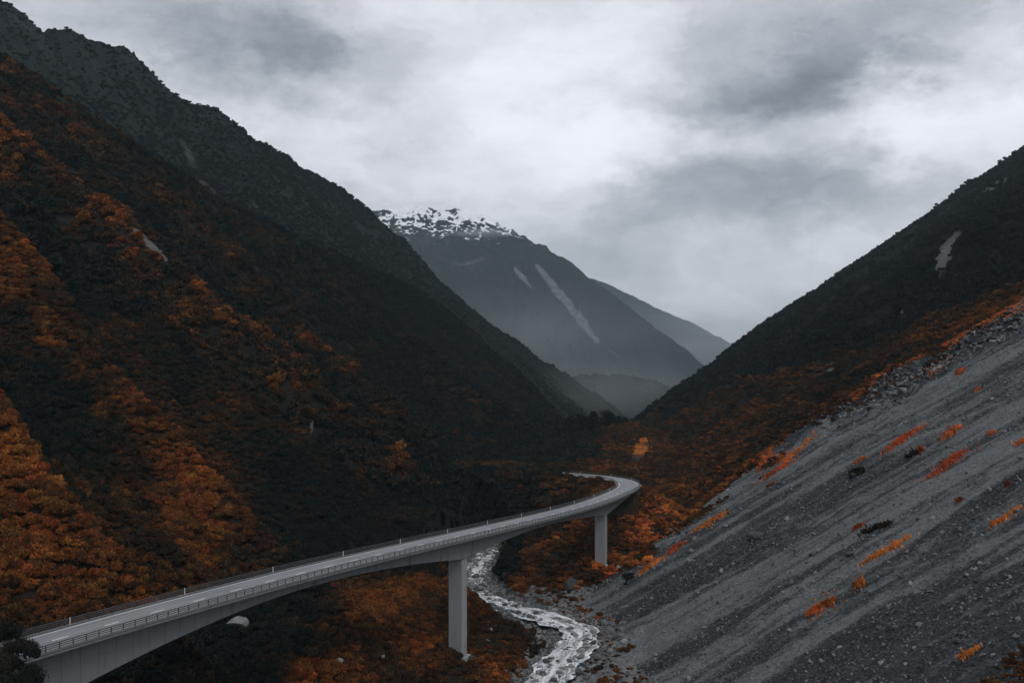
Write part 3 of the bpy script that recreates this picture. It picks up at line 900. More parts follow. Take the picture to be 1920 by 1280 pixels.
def pb(t):
    c = road(t)[0]
    return float(terrain(np.array([float(c[0])]), np.array([float(c[1])]))['z'][0])


for t in (P0, P1, P2):
    pier(t, pb(t), 4.1, 3.0)


# guard rails: posts every two metres with two tubes and a lower beam
def rail_profile(off, z0, z1, th):
    return lambda t: [(off - th + 0 * t, z0 + 0 * t), (off + th + 0 * t, z0 + 0 * t), (off + th + 0 * t, z1 + 0 * t), (off - th + 0 * t, z1 + 0 * t)]


def post_mesh(h, name='guard_post'):
    bm = bmesh.new()
    for (sx, sy, z0, z1, ox) in ((0.10, 0.12, 0, h, 0), (0.22, 0.24, 0, 0.03, 0)):
        r = bmesh.ops.create_cube(bm, size=1.0)
        for v in r['verts']:
            v.co.x = v.co.x * sx + ox; v.co.y *= sy; v.co.z = z0 + (v.co.z + .5) * (z1 - z0)
    me = bpy.data.meshes.new(name); bm.to_mesh(me); bm.free(); me.materials.append(M_STEEL); return me


POST = post_mesh(0.95)


def marker_mesh():
    bm = bmesh.new()
    r = bmesh.ops.create_cone(bm, segments=8, radius1=0.075, radius2=0.06, depth=1.15, cap_ends=True)
    bmesh.ops.translate(bm, verts=r['verts'], vec=(0, 0, 0.575))
    me = bpy.data.meshes.new('marker_post'); bm.to_mesh(me); bm.free(); me.materials.append(M_WHITE); return me


MARK = marker_mesh()


def guard_rail(parent, ts, side, z0, origin, spacing=0.2, name='guard_rail', first_mark=1):
    off = side * 4.84
    rail = sweep(name, ts, rail_profile(off, z0 + 0.86, z0 + 0.99, 0.055), M_RAIL, parent, origin=origin)
    sweep('rail_beam', ts, rail_profile(off, z0 + 0.56, z0 + 0.68, 0.04), M_RAIL, rail, origin=origin)
    sweep('rail_beam', ts, rail_profile(off, z0 + 0.28, z0 + 0.38, 0.04), M_RAIL, rail, origin=origin)
    pts = np.arange(ts[0] + 0.1, ts[-1], spacing)
    c, tg, nr_ = road(pts)
    for i in range(len(pts)):
        p = bpy.data.objects.new('guard_post', POST); COL.objects.link(p); p.parent = rail
        p.location = (float(c[i, 0] + nr_[i, 0] * off) - origin[0], float(c[i, 1] + nr_[i, 1] * off) - origin[1], float(c[i, 2]) + z0 - origin[2])
        p.rotation_euler.z = math.atan2(float(nr_[i, 1]), float(nr_[i, 0]))
    for k in np.arange(first_mark, ts[-1], 2.55):
        if k < ts[0]: continue
        c1, t1, n1_ = road(k)
        p = bpy.data.objects.new('marker_post', MARK); COL.objects.link(p); p.parent = rail
        o2 = side * 4.66
        p.location = (float(c1[0] + n1_[0] * o2) - origin[0], float(c1[1] + n1_[1] * o2) - origin[1], float(c1[2]) + z0 - origin[2])
    return rail


TG = np.arange(-3.9, T_AB + 0.3, 0.2)
guard_rail(VIA, TG, 1, 0.26, BASE, 0.24, first_mark=1.35)
guard_rail(VIA, TG, -1, 0.26, BASE, 0.24, first_mark=0.6)

# road beyond the far abutment and before the near one
O0 = Vector((0, 0, 0))
TS2 = np.arange(T_AB + 0.6, 42.5, 0.25)
rd = sweep('road', TS2, lambda t: [(-5.6 + 0 * t, -0.25 + 0 * t), (-4.6 + 0 * t, 0.0 * t), (0 * t, 0.03 + 0 * t), (4.6 + 0 * t, 0.0 * t), (5.6 + 0 * t, -0.25 + 0 * t)], M_ASPH, None, closed=False, flow=True, origin=O0)
tag(rd, kind='structure')
for sgn in (-1, 1):
    sweep('edge_line', TS2, lambda t: [(sgn * 4.10 + 0 * t, 0.012 + 0 * t), (sgn * 3.90 + 0 * t, 0.013 + 0 * t)], M_PAINT, rd, closed=False, origin=O0)
for k in range(32, 42):
    dash('lane_dash', float(k), rd, O0)
cA = road(31.3)[0]
for side, lab in ((-1, 'short steel guard rail on the inside of the far road bend'), (1, 'short steel guard rail on the outer edge of the far road bend')):
    og = Vector((float(cA[0]), float(cA[1]), float(cA[2])))
    g_ = guard_rail(None, np.arange(T_AB + 0.8, 40, 0.2), side, -0.05, og, 0.4, first_mark=33 + side)
    g_.location = og
    tag(g_, lab, 'guard rail', 'guard rails along the road bend')

# ------------------------------------------------------------------ vegetation
def leaf_quads(P, N, size, rng, aspect=0.7, tilt=0.7):
    """one quad per point P, roughly facing N"""
    n = len(P)
    N = N + rng.normal(0, tilt, (n, 3)); N /= np.linalg.norm(N, axis=1)[:, None] + 1e-9
    a = np.cross(N, rng.normal(0, 1, (n, 3))); a /= np.linalg.norm(a, axis=1)[:, None] + 1e-9
    b = np.cross(N, a)
    s = (size * rng.uniform(0.6, 1.3, n))[:, None]
    V = np.stack([P - a * s, P - b * s * aspect * .6 + a * s * .15, P + a * s, P + b * s * aspect], 1)
    return V.reshape(-1, 3)


def crown_mesh(name, seed, lobes=7, leaves=420, leaf=0.15, flat=0.8, spread=0.72, jit=(0.6, 1.28)):
    rng = np.random.default_rng(seed)
    Vs, A = [], []
    cs = [np.array([0, 0, 0.55])]
    for i in range(lobes - 1):
        a = rng.uniform(0, 2 * math.pi); q = spread * math.sqrt(rng.uniform(0.15, 1))
        cs.append(np.array([q * math.cos(a), q * math.sin(a), 0.35 + rng.uniform(0, 0.5) * (1 - 0.5 * q)]))
    for i, c in enumerate(cs):
        r = rng.uniform(0.34, 0.55) * (1.15 if i == 0 else 0.9)
        k = leaves // lobes
        d = rng.normal(0, 1, (k, 3)); d[:, 2] = np.abs(d[:, 2]) * 0.9 - 0.25 * rng.uniform(0, 1, k)
        d /= np.linalg.norm(d, axis=1)[:, None]
        P = c + d * np.array([1, 1, flat]) * r * rng.uniform(*jit, k)[:, None]
        Vs.append(leaf_quads(P, d, leaf * rng.uniform(0.8, 1.2), rng))
        A.append(np.repeat(np.clip(0.5 + rng.normal(0, 0.22) + rng.normal(0, 0.16, k), 0, 1), 4))
        # dim inner shell so the crown is not see-through
        d2 = rng.normal(0, 1, (16, 3)); d2 /= np.linalg.norm(d2, axis=1)[:, None]
        Vs.append(leaf_quads(c + d2 * r * 0.6 * np.array([1, 1, flat]), d2, np.full(16, r * 0.55), rng, 0.9, 0.2)); A.append(np.full(64, 0.35))
    V = np.concatenate(Vs); n = len(V) // 4
    me = np_mesh(name, V, np.arange(n * 4).reshape(n, 4), smooth=False)
    add_attr(me, 'leafvar', np.concatenate(A)); me.materials.append(M_LEAF)
    return me


def tussock_mesh(name, seed, blades=170, h=0.9, spread=0.5):
    rng = np.random.default_rng(seed)
    a = rng.uniform(0, 2 * math.pi, blades); q = spread * np.sqrt(rng.uniform(0, 1, blades))
    bx, by = q * np.cos(a), q * np.sin(a)
    lean = rng.uniform(0.1, 0.75, blades); hh = h * rng.uniform(0.5, 1.15, blades)
    ta = a + rng.normal(0, 0.7, blades)
    wv = rng.uniform(0.05, 0.11, blades)
    V = np.zeros((blades, 4, 3))
    sx, sy = -np.sin(ta) * wv, np.cos(ta) * wv
    mx, my = bx + np.cos(ta) * lean * hh * .45, by + np.sin(ta) * lean * hh * .45
    V[:, 0] = np.stack([bx - sx, by - sy, -0.15 + 0 * bx], -1); V[:, 1] = np.stack([bx + sx, by + sy, -0.15 + 0 * bx], -1)
    V[:, 2] = np.stack([mx + sx, my + sy, hh * .75], -1); V[:, 3] = np.stack([bx + np.cos(ta) * lean * hh * 1.3, by + np.sin(ta) * lean * hh * 1.3, hh * (0.95 - .4 * lean)], -1)
    me = np_mesh(name, V.reshape(-1, 3), np.arange(blades * 4).reshape(-1, 4), smooth=False)
    add_attr(me, 'leafvar', np.repeat(rng.uniform(0.2, 0.9, blades), 4)); me.materials.append(M_LEAF)
    return me


CROWNS = [crown_mesh('shrub', 900 + i, lobes=(7, 9, 8, 11)[i], leaves=(420, 520, 460, 560)[i], leaf=(.15, .13, .16, .12)[i], flat=(.8, .7, .95, .75)[i]) for i in range(4)]
FARCROWNS = [crown_mesh('scrub_crown', 940 + i, lobes=5, leaves=110, leaf=.24, flat=.9) for i in range(3)]
FINECROWN = crown_mesh('shrub', 990, lobes=11, leaves=3600, leaf=.045, flat=.9, jit=(.5, 1.5))
TUSS = [tussock_mesh('grass_tussock', 960 + i, blades=150) for i in range(2)]


def scatter(n, ylo, yhi, plo, phi, seed):
    """plan-uniform random points in a wedge opening down the valley from 200 m behind the viewpoint"""
    rng = np.random.default_rng(seed)
    a, b = (ylo + 200) ** 2, (yhi + 200) ** 2
    y = np.sqrt(rng.uniform(a, b, n)) - 200
    x = rng.uniform(plo, phi, n) * (y + 200)
    return x, y, rng


def wedge_area(ylo, yhi, plo, phi):
    return (phi - plo) * ((yhi + 200) ** 2 - (ylo + 200) ** 2) / 2


PTS = []       # rows: x y z r zscale tint kind(0 crown,1 far,2 tussock) zone


def collect(dens, ylo, yhi, plo, phi, seed, regs, rfun, kind, zs=(1.0, 1.5), keep=None, dt=0.0, off=6.5):
    n = int(wedge_area(ylo, yhi, plo, phi) * dens)
    x, y, rng = scatter(n, ylo, yhi, plo, phi, seed)
    T = terrain(x, y)
    m = np.isin(T['reg'], regs) & (T['dr'] > off) & (T['dn'] > 7.5)
    u, v = px(x, np.maximum(y, 5), T['z'])
    m &= (u > -260) & (u < 2180) & (v < 1420) & (y > 40)
    m &= ~((T['reg'] == 1) & (y > T['c4'] + 25)) & ~((T['reg'] == 2) & (y > T['dc'] + 40))
    t = tint_at(x, y, T['z'], T)
    m &= bare_at(x, y, T['z']) < 0.45
    if keep is not None:
        m &= keep(x, y, T, u, v, t, rng)
    x, y, z, t = x[m], y[m], T['z'][m], t[m]
    k = m.sum()
    r = rfun(x, y, rng, k, t)
    t = np.clip(t + rng.normal(0, 0.07, k) + dt, 0, 1)
    PTS.append(np.stack([x, y, z - 0.12 * r, r, rng.uniform(*zs, k), t, np.full(k, kind), T['reg'][m], u[m], v[m]], -1))


CLR = lambda x, y, T, u, v: np.exp(-(((u - 1202 - (838 - v) * 0.4) / 16) ** 2 + ((v - 846) / 27) ** 2) ** 2) < 0.4
lognr = lambda lo, hi, s=0.28: (lambda x, y, rng, k, t: np.clip(rng.lognormal(math.log((lo + hi) / 2.1), s, k), lo, hi))
# left wall, near then far
collect(0.72, 60, 420, -0.66, 0.05, 1, [1], lognr(0.5, 1.9, .42), 0)
collect(0.17, 420, 1200, -0.62, 0.12, 2, [1], lognr(1.2, 3.6, .4), 1)
# valley floor: low shrubs and grass
collect(0.24, 180, 470, -0.16, 0.14, 3, [0], lognr(0.6, 1.7, .35), 0, (0.8, 1.3), keep=lambda x, y, T, u, v, t, rng: (u < 1060) | (v < 1090) | (fbm(x / 6, y / 6, 3, 95) > 0.2))
collect(0.55, 180, 420, -0.16, 0.14, 4, [0, 1], lognr(0.4, 0.9), 2, (0.6, 1.0), keep=lambda x, y, T, u, v, t, rng: (t > 0.33) & (v > 1000), dt=0.08)
collect(0.16, 470, 1100, -0.12, 0.2, 5, [0], lognr(1.5, 3.4, .3), 1, (0.8, 1.2), keep=lambda x, y, T, u, v, t, rng: CLR(x, y, T, u, v))
# right wall: brown scrub, then dark forest
collect(0.24, 350, 470, 0.0, 0.3, 11, [2], lognr(0.6, 1.9, .35), 0, (0.8, 1.3))
collect(0.5, 350, 460, 0.0, 0.3, 12, [2], lognr(0.4, 0.9), 2, (0.6, 1.0), keep=lambda x, y, T, u, v, t, rng: t > 0.35, dt=0.12)
collect(0.22, 470, 1000, 0.0, 0.52, 6, [2], lognr(1.1, 2.6, .3), 1, (0.6, 1.1), keep=lambda x, y, T, u, v, t, rng: (rng.uniform(0, 1, len(x)) < 0.92) & CLR(x, y, T, u, v))
collect(0.06, 560, 2050, 0.03, 0.56, 7, [2], lognr(2.0, 4.2, .3), 1, (0.9, 1.4), keep=lambda x, y, T, u, v, t, rng: y > interp(x, VEG_DARK) - 30)
collect(0.30, 350, 470, 0.0, 0.52, 13, [3], lognr(0.5, 1.5, .4), 0, (0.7, 1.2), keep=lambda x, y, T, u, v, t, rng: (y > T['yb'] - 26) & (fbm(x / 11, y / 11, 4, 97) > 0.08 + 0.02 * (T['yb'] - y) * .6), dt=0.12)
collect(0.20, 200, 374, 0.0, 0.16, 14, [4], lognr(0.4, 1.2, .4), 0, (0.7, 1.2), keep=lambda x, y, T, u, v, t, rng: (T['d'] > T['bw'] + 0.5) & (fbm(x / 7, y / 7, 4, 98) > -0.02))
# orange grass fringe between scrub and scree, and a few tussocks on the river flats
collect(0.6, 395, 560, 0.0, 0.5, 8, [2, 3], lognr(0.5, 1.2), 2, (0.6, 1.0),
        keep=lambda x, y, T, u, v, t, rng: (np.abs(y - T['yb'] - 6) < 22) & (fbm(x / 16, (y - .05 * x) / 7, 3, 91) > 0.12), dt=0.35)
collect(0.25, 240, 420, -0.1, 0.14, 9, [4], lognr(0.35, 0.8), 2, (0.6, 1.0), keep=lambda x, y, T, u, v, t, rng: (fbm(x / 7, y / 7, 3, 93) > 0.15) & (T['d'] > 5.5))
collect(0.8, 90, 235, -0.05, 0.5, 10, [3], lognr(0.5, 1.1), 2, (0.6, 1.0), keep=lambda x, y, T, u, v, t, rng: (v - 1235 > -0.8 * (u - 1885)) & (v > 1180), dt=0.4)
ALL = np.concatenate(PTS)
# ground pieces under the girder keep their heads down
_c, _, _n = road(np.arange(-4, 31, 0.25))
dB, zB = poly_dist(ALL[:, 0], ALL[:, 1], _c[::4])
ALL = ALL[(dB > 7) | (ALL[:, 2] + ALL[:, 3] * 2.2 < zB - 8)]

# the 300 that show largest become shrubs of their own
inframe = (ALL[:, 8] > 5) & (ALL[:, 8] < 1915) & (ALL[:, 9] < 1290) & (ALL[:, 9] > 300)
score = np.where(inframe & (ALL[:, 6] == 0), ALL[:, 3] / ALL[:, 1], 0)
order = np.argsort(-score)[:300]
protos = []
NTH = ['first', 'second', 'third', 'fourth', 'fifth', 'sixth', 'seventh', 'eighth', 'ninth', 'tenth', 'eleventh', 'twelfth', 'thirteenth']
DASHU = np.array([px(*road(float(k))[0])[0] for k in range(13)])


def shrub_key(u, v, t, r):
    c = 'orange' if t > 0.62 else 'rust brown' if t > 0.38 else 'dark brown' if t > 0.2 else 'blackish'
    k = NTH[int(np.argmin(np.abs(DASHU - u)))]
    line = 1196 - 0.262 * (u - 113)
    c = ('large ' if r > 1.6 else 'small ' if r < 1.3 else '') + c
    if u > 1060: wh = 'right of the river' if v > 1150 else 'near the far pier'
    elif u > 850 and v > line: wh = 'between tall pier and river'
    elif v > line + 115: wh = f'far below the viaduct at the {k} dash'
    elif v > line + 75: wh = f'well below the viaduct at the {k} dash'
    elif v > line: wh = f'just below the viaduct at the {k} dash'
    elif v > line - 55: wh = f'against the far rail at the {k} dash'
    elif v > line - 110: wh = f'close behind the rail at the {k} dash'
    elif v > line - 230: wh = f'a little upslope of the {k} dash'
    else: wh = f'high upslope of the {k} dash'
    return c, wh


groups_ = {}
for i in order:
    groups_.setdefault(shrub_key(ALL[i, 8], ALL[i, 9], ALL[i, 5], ALL[i, 3]), []).append(i)
WHERE = [['leftmost'], ['left', 'right'], ['left', 'middle', 'right'], ['leftmost', 'left middle', 'right middle', 'rightmost'], ['leftmost', 'second from left', 'middle', 'second from right', 'rightmost']]
n_ = 0
for (c, wh), js in groups_.items():
    js.sort(key=lambda i: ALL[i, 8])
    for q, i in enumerate(js):
        x, y, z, r, zs, t, k, reg, u, v = ALL[i]
        o = bpy.data.objects.new('shrub', CROWNS[n_ % 4]); COL.objects.link(o)
        o.location = (x, y, z); o.scale = (r, r * RNG.uniform(.85, 1.15), r * zs); o.rotation_euler.z = RNG.uniform(0, 6.28)
        o['tint'] = float(t)
        if len(js) == 1: lab = f'{c} shrub {wh}'
        elif len(js) <= 5: lab = f'{c} shrub {wh}, {WHERE[len(js) - 1][q]} of {len(js)}'
        elif q < 12: lab = f'{c} shrub {wh}, {NTH[q]} from left'
        else: lab = f'{c} shrub {wh}, {NTH[min(len(js) - 1 - q, 12)]} from right'
        if len(lab.split()) > 16: lab = lab.replace('a little upslope', 'upslope').replace(' between tall pier and river', ' right of tall pier').replace('shrub close behind', 'shrub behind').replace(' from left', '').replace('the viaduct', 'deck')
        if len(lab.split()) > 16: lab = lab.rsplit(' of ', 1)[0]
        tag(o, lab, 'shrub', 'shrubs of the near scrub')
        if n_ < 4: protos.append(o)
        n_ += 1


def proto_obj(name, me):
    o = bpy.data.objects.new(name, me)
    return o


def instances(name, rows, meshes, protos_, tiltamp=0.15):
    """one mass of many plants: points carrying size, turn and tint, instanced by geometry nodes"""
    k = len(rows)
    me = np_mesh(name, rows[:, :3], np.zeros((0, 4), int))
    add_attr(me, 'tint', rows[:, 5])
    rng = np.random.default_rng(k)
    rot = np.stack([rng.normal(0, tiltamp, k), rng.normal(0, tiltamp, k), rng.uniform(0, 6.283, k)], -1)
    add_attr(me, 'turn', rot, 'FLOAT_VECTOR')
    add_attr(me, 'size', np.stack([rows[:, 3] * rng.uniform(.85, 1.2, k), rows[:, 3] * rng.uniform(.85, 1.2, k), rows[:, 3] * rows[:, 4]], -1), 'FLOAT_VECTOR')
    add_attr(me, 'which', rng.integers(0, len(protos_), k), 'INT')
    o = link_mesh(name, me)
    ng = bpy.data.node_groups.new(name, 'GeometryNodeTree')
    ng.interface.new_socket('Geometry', in_out='INPUT', socket_type='NodeSocketGeometry')
    ng.interface.new_socket('Geometry', in_out='OUTPUT', socket_type='NodeSocketGeometry')
    N = ng.nodes; Lk = ng.links
    gi = N.new('NodeGroupInput'); go = N.new('NodeGroupOutput')
    jn = N.new('GeometryNodeJoinGeometry')
    for p in protos_:
        oi = N.new('GeometryNodeObjectInfo'); oi.transform_space = 'ORIGINAL'
        oi.inputs['Object'].default_value = p; oi.inputs['As Instance'].default_value = True
        Lk.new(oi.outputs['Geometry'], jn.inputs[0])
    iop = N.new('GeometryNodeInstanceOnPoints'); iop.inputs['Pick Instance'].default_value = True

    def na(nm, dt):
        a = N.new('GeometryNodeInputNamedAttribute'); a.data_type = dt; a.inputs[0].default_value = nm
        return a.outputs[0]
    Lk.new(gi.outputs[0], iop.inputs['Points']); Lk.new(jn.outputs[0], iop.inputs['Instance'])
    Lk.new(na('which', 'INT'), iop.inputs['Instance Index'])
    e2r = N.new('FunctionNodeEulerToRotation'); Lk.new(na('turn', 'FLOAT_VECTOR'), e2r.inputs[0])
    Lk.new(e2r.outputs[0], iop.inputs['Rotation']); Lk.new(na('size', 'FLOAT_VECTOR'), iop.inputs['Scale'])
    Lk.new(iop.outputs[0], go.inputs[0])
    md = o.modifiers.new('scatter', 'NODES'); md.node_group = ng
    return tag(o, kind='stuff')


FARP = [proto_obj('scrub_crown', m_) for m_ in FARCROWNS]
TUSP = [proto_obj('grass_tussock', m_) for m_ in TUSS]
restm = np.ones(len(ALL), bool); restm[order] = False
REST = ALL[restm]
instances('hillside_scrub', REST[(REST[:, 6] == 0) & (REST[:, 7] == 1)], CROWNS, protos)
instances('riverside_scrub', REST[(REST[:, 6] == 0) & (REST[:, 7] != 1)], CROWNS, protos)
instances('far_hillside_scrub', REST[(REST[:, 6] == 1) & (REST[:, 7] == 1)], FARCROWNS, FARP)
# the nearer mountain's forest
FP = np.concatenate(FARPTS)
instances('mountain_forest', FP, FARCROWNS, FARP)
instances('valley_forest', REST[(REST[:, 6] == 1) & (REST[:, 7] == 0)], FARCROWNS, FARP)
instances('right_slope_scrub', REST[(REST[:, 6] == 1) & (REST[:, 7] == 2)], FARCROWNS, FARP)
instances('tussock_grass', REST[REST[:, 6] == 2], TUSS, TUSP)
print('PLANTS', len(ALL), [int(((ALL[:, 6] == a)).sum()) for a in (0, 1, 2)])

# ------------------------------------------------------------------ rocks
def rock_mesh(name, seed, sub=2, ang=0.5):
    rng = np.random.default_rng(seed)
    bm = bmesh.new(); bmesh.ops.create_icosphere(bm, subdivisions=sub, radius=1.0)
    co = np.array([v.co[:] for v in bm.verts])
    for _ in range(9):                       # planes that shear off facets
        n = rng.normal(0, 1, 3); n /= np.linalg.norm(n); d = rng.uniform(0.55, 0.85)
        ex = co @ n - d
        co = np.where(ex[:, None] > 0, co - n * ex[:, None] * 0.9, co)
    co *= np.array([rng.uniform(.9, 1.3), rng.uniform(.75, 1.0), rng.uniform(.6, .85)])
    co += 0.06 * np.stack([fbm(co[:, 0] * 2 + 7 * k, co[:, 1] * 2 + co[:, 2] * 1.7, 3, seed + k) for k in range(3)], -1)
    for v, c in zip(bm.verts, co): v.co = c
    me = bpy.data.meshes.new(name); bm.to_mesh(me); bm.free()
    me.polygons.foreach_set('use_smooth', np.zeros(len(me.polygons), bool))
    return me


BOULD = [rock_mesh('boulder', 700 + i, 3) for i in range(4)]
for b_ in BOULD: b_.materials.append(M_ROCK)
STON = [rock_mesh('scree_stone', 720 + i, 1) for i in range(3)]
for b_ in STON: b_.materials.append(M_STONE)


def hit(u, v, lo=90, hi=1500):
    """where the sight line through photograph pixel (u, v) meets the ground"""
    D = lo * (hi / lo) ** np.linspace(0, 1, 2600)
    x = (u - 960) / F * D; zr = (640 - v) / F * D
    z = terrain(x, D, full=False)
    k = int(np.argmax(z >= zr))
    return np.array([x[k], D[k], z[k]])


def ground(x, y):
    return terrain(np.asarray(x, float), np.asarray(y, float), full=False)


# boulders that stand out one by one: pixel, width in pixels, label
NAMED = [(445, 1180, 46, 'large pale grey boulder on the dark slope under the near span', .9),
         (405, 1160, 20, 'small grey rock just left of the large pale boulder under the span', 0),
         (713, 1232, 22, 'grey boulder in orange grass left of the tall pier base', 0),
         (634, 1242, 24, 'whitish rock low on the orange terrace, left of the tall pier', 0),
         (918, 1184, 18, 'pale flat boulder on the bank right of the tall pier', 0),
         (914, 1203, 13, 'small pale rock below the flat boulder right of the tall pier', 0),
         (882, 1236, 20, 'grey rock against the right foot of the tall pier', 0),
         (1414, 1010, 36, 'dark boulder with brown top standing alone on mid scree', 0),
         (1592, 1042, 24, 'blackish jagged rock left of the long orange strip on the scree', 0),
         (1522, 1041, 11, 'small dark rock on smooth scree between the two big dark rocks', 0),
         (1721, 974, 9, 'tiny upright dark rock above the long orange grass strip', 0),
         (1600, 892, 16, 'dark rock under a small orange tuft high on the scree', 0),
         (1462, 908, 14, 'dark rock at the lower end of the orange scree edge', 0),
         (1440, 988, 9, 'small dark rock just above the lone mid scree boulder', 0),
         (1012, 1265, 20, 'grey boulder splitting the white water at the bottom of the river', 0),
         (893, 1083, 17, 'round grey boulder beside rapids just right of the tall pier', 0),
         (1160, 1066, 14, 'grey rock beside the foot of the far pier', 0),
         (1070, 1100, 34, 'big dark boulder on the right river bank under the main span', 0)]
def with_mat(me, m_):
    c = me.copy(); c.materials.clear(); c.materials.append(m_); return c


BOULDD = [with_mat(b_, M_ROCKD) for b_ in BOULD]; BOULDP = [with_mat(b_, M_ROCKP) for b_ in BOULD]
for i, (u, v, wpx, lab, dz) in enumerate(NAMED):
    p = hit(u, v); r = wpx * p[1] / F / 2.1
    o = bpy.data.objects.new('boulder', (BOULDP if ('pale' in lab or 'whitish' in lab) else BOULDD if ('dark' in lab or 'blackish' in lab) else BOULD)[i % 4]); COL.objects.link(o)
    o.location = (p[0], p[1], p[2] + r * 0.25 + dz); o.scale = (r, r, r * .95); o.rotation_euler = (0.2 * math.sin(i * 2.1), 0.2 * math.cos(i), i * 1.3)
    tag(o, lab, 'boulder', 'boulders standing out in the valley')

# stones of the river bed
rng = np.random.default_rng(77)
n = 26000
y = rng.uniform(235, 475, n); x = np.interp(y, RIV[:, 1], RIV[:, 0]) + rng.normal(0, 13, n)
T = terrain(x, y)
m = (T['d'] < T['bw'] + 5) & (T['d'] > 1.2) & (rng.uniform(0, 1, n) < np.where(T['d'] < 5, 0.8, 1.0)) & (T['reg'] != 3)
x, y, T = x[m], y[m], {k: a[m] for k, a in T.items()}
r = np.clip(rng.lognormal(math.log(0.30), 0.58, len(x)), 0.12, 1.5)
rzz = np.interp(y, RIV[:, 1], RIV[:, 2])
z = np.maximum(T['z'], np.where(T['d'] < 4.5, rzz - 0.05, -999)) + r * 0.15
u, v = px(x, y, z)
sc_ = np.where((v < 1275) & (v > 1010), r / y, 0)
od = np.argsort(-sc_)
top = od[:170]
xr = np.interp(y, RIV[:, 1], RIV[:, 0])
keys = {}
for j in top:
    d_ = T['d'][j]
    size = 'big' if r[j] > 1.5 else 'large' if r[j] > 1.2 else 'middling' if r[j] > 0.95 else 'small' if r[j] > 0.8 else 'tiny'
    side = 'in the white water' if d_ < 4.6 else 'left of the river' if x[j] < xr[j] else 'right of the river'
    wh = 'below the tall pier' if v[j] > 1225 else 'level with the tall pier foot' if v[j] > 1180 else 'at the wide braided bend' if v[j] > 1120 else 'just past the tall pier' if v[j] > 1065 else 'in the upstream narrows'
    keys.setdefault((size, side, wh), []).append(j)
ORD = ['leftmost', 'second from left', 'third from left', 'fourth from left', 'fifth from left', 'sixth from left', 'seventh from left', 'eighth from left', 'ninth from left', 'tenth from left']
cnt = 0
for (size, side, wh), js in keys.items():
    js.sort(key=lambda j: u[j])
    for q, j in enumerate(js):
        pre = f'{size} grey boulder {side} {wh}'
        if len(js) > 1:
            pre += ', ' + (ORD[q] if q < 10 else ORD[len(js) - 1 - q].replace('left', 'right'))
        o = bpy.data.objects.new('boulder', BOULD[cnt % 4]); COL.objects.link(o); cnt += 1
        o.location = (x[j], y[j], z[j]); o.scale = (r[j], r[j], r[j]); o.rotation_euler = (rng.normal(0, .3), rng.normal(0, .3), rng.uniform(0, 6.28))
        tag(o, pre, 'boulder', 'boulders along the river')
rest = od[170:]
rows = np.stack([x[rest], y[rest], z[rest], r[rest], np.full(len(rest), 0.9), np.full(len(rest), 0.5)], -1)
RSTON = [rock_mesh('river_stone', 740 + i, 1) for i in range(3)]
for b_ in RSTON: b_.materials.append(M_ROCK)
instances('river_stones', rows, RSTON, [proto_obj('river_stone', m_) for m_ in RSTON], 0.4)

# stones of the scree: coarse streaks, and the broken rock along its top
rng = np.random.default_rng(78)
x, y, _ = scatter(210000, 100, 470, -0.02, 0.5, 79)
T = terrain(x, y)
co_ = scree_coarse(x, y, T)
rim = np.exp(-((y - T['yb'] + 12) / 16) ** 2) * sstep(120, 170, x)
m = (T['reg'] == 3) & (rng.uniform(0, 1, len(x)) < 0.05 + 0.5 * co_ + 0.4 * rim)
u, v = px(x, np.maximum(y, 5), T['z']); m &= (u > 1050) & (u < 2100) & (v < 1400)
x, y, z, k = x[m], y[m], T['z'][m], m.sum()
r = np.clip(rng.lognormal(math.log(0.18), 0.62, k), 0.08, 1.1) * (1 + 1.6 * rim[m])
instances('scree_stones', np.stack([x, y, z + r * .1, r, np.full(k, .8), np.full(k, .5)], -1), STON, [proto_obj('scree_stone', m_) for m_ in STON], 0.6)
print('STONES', k, len(rest))

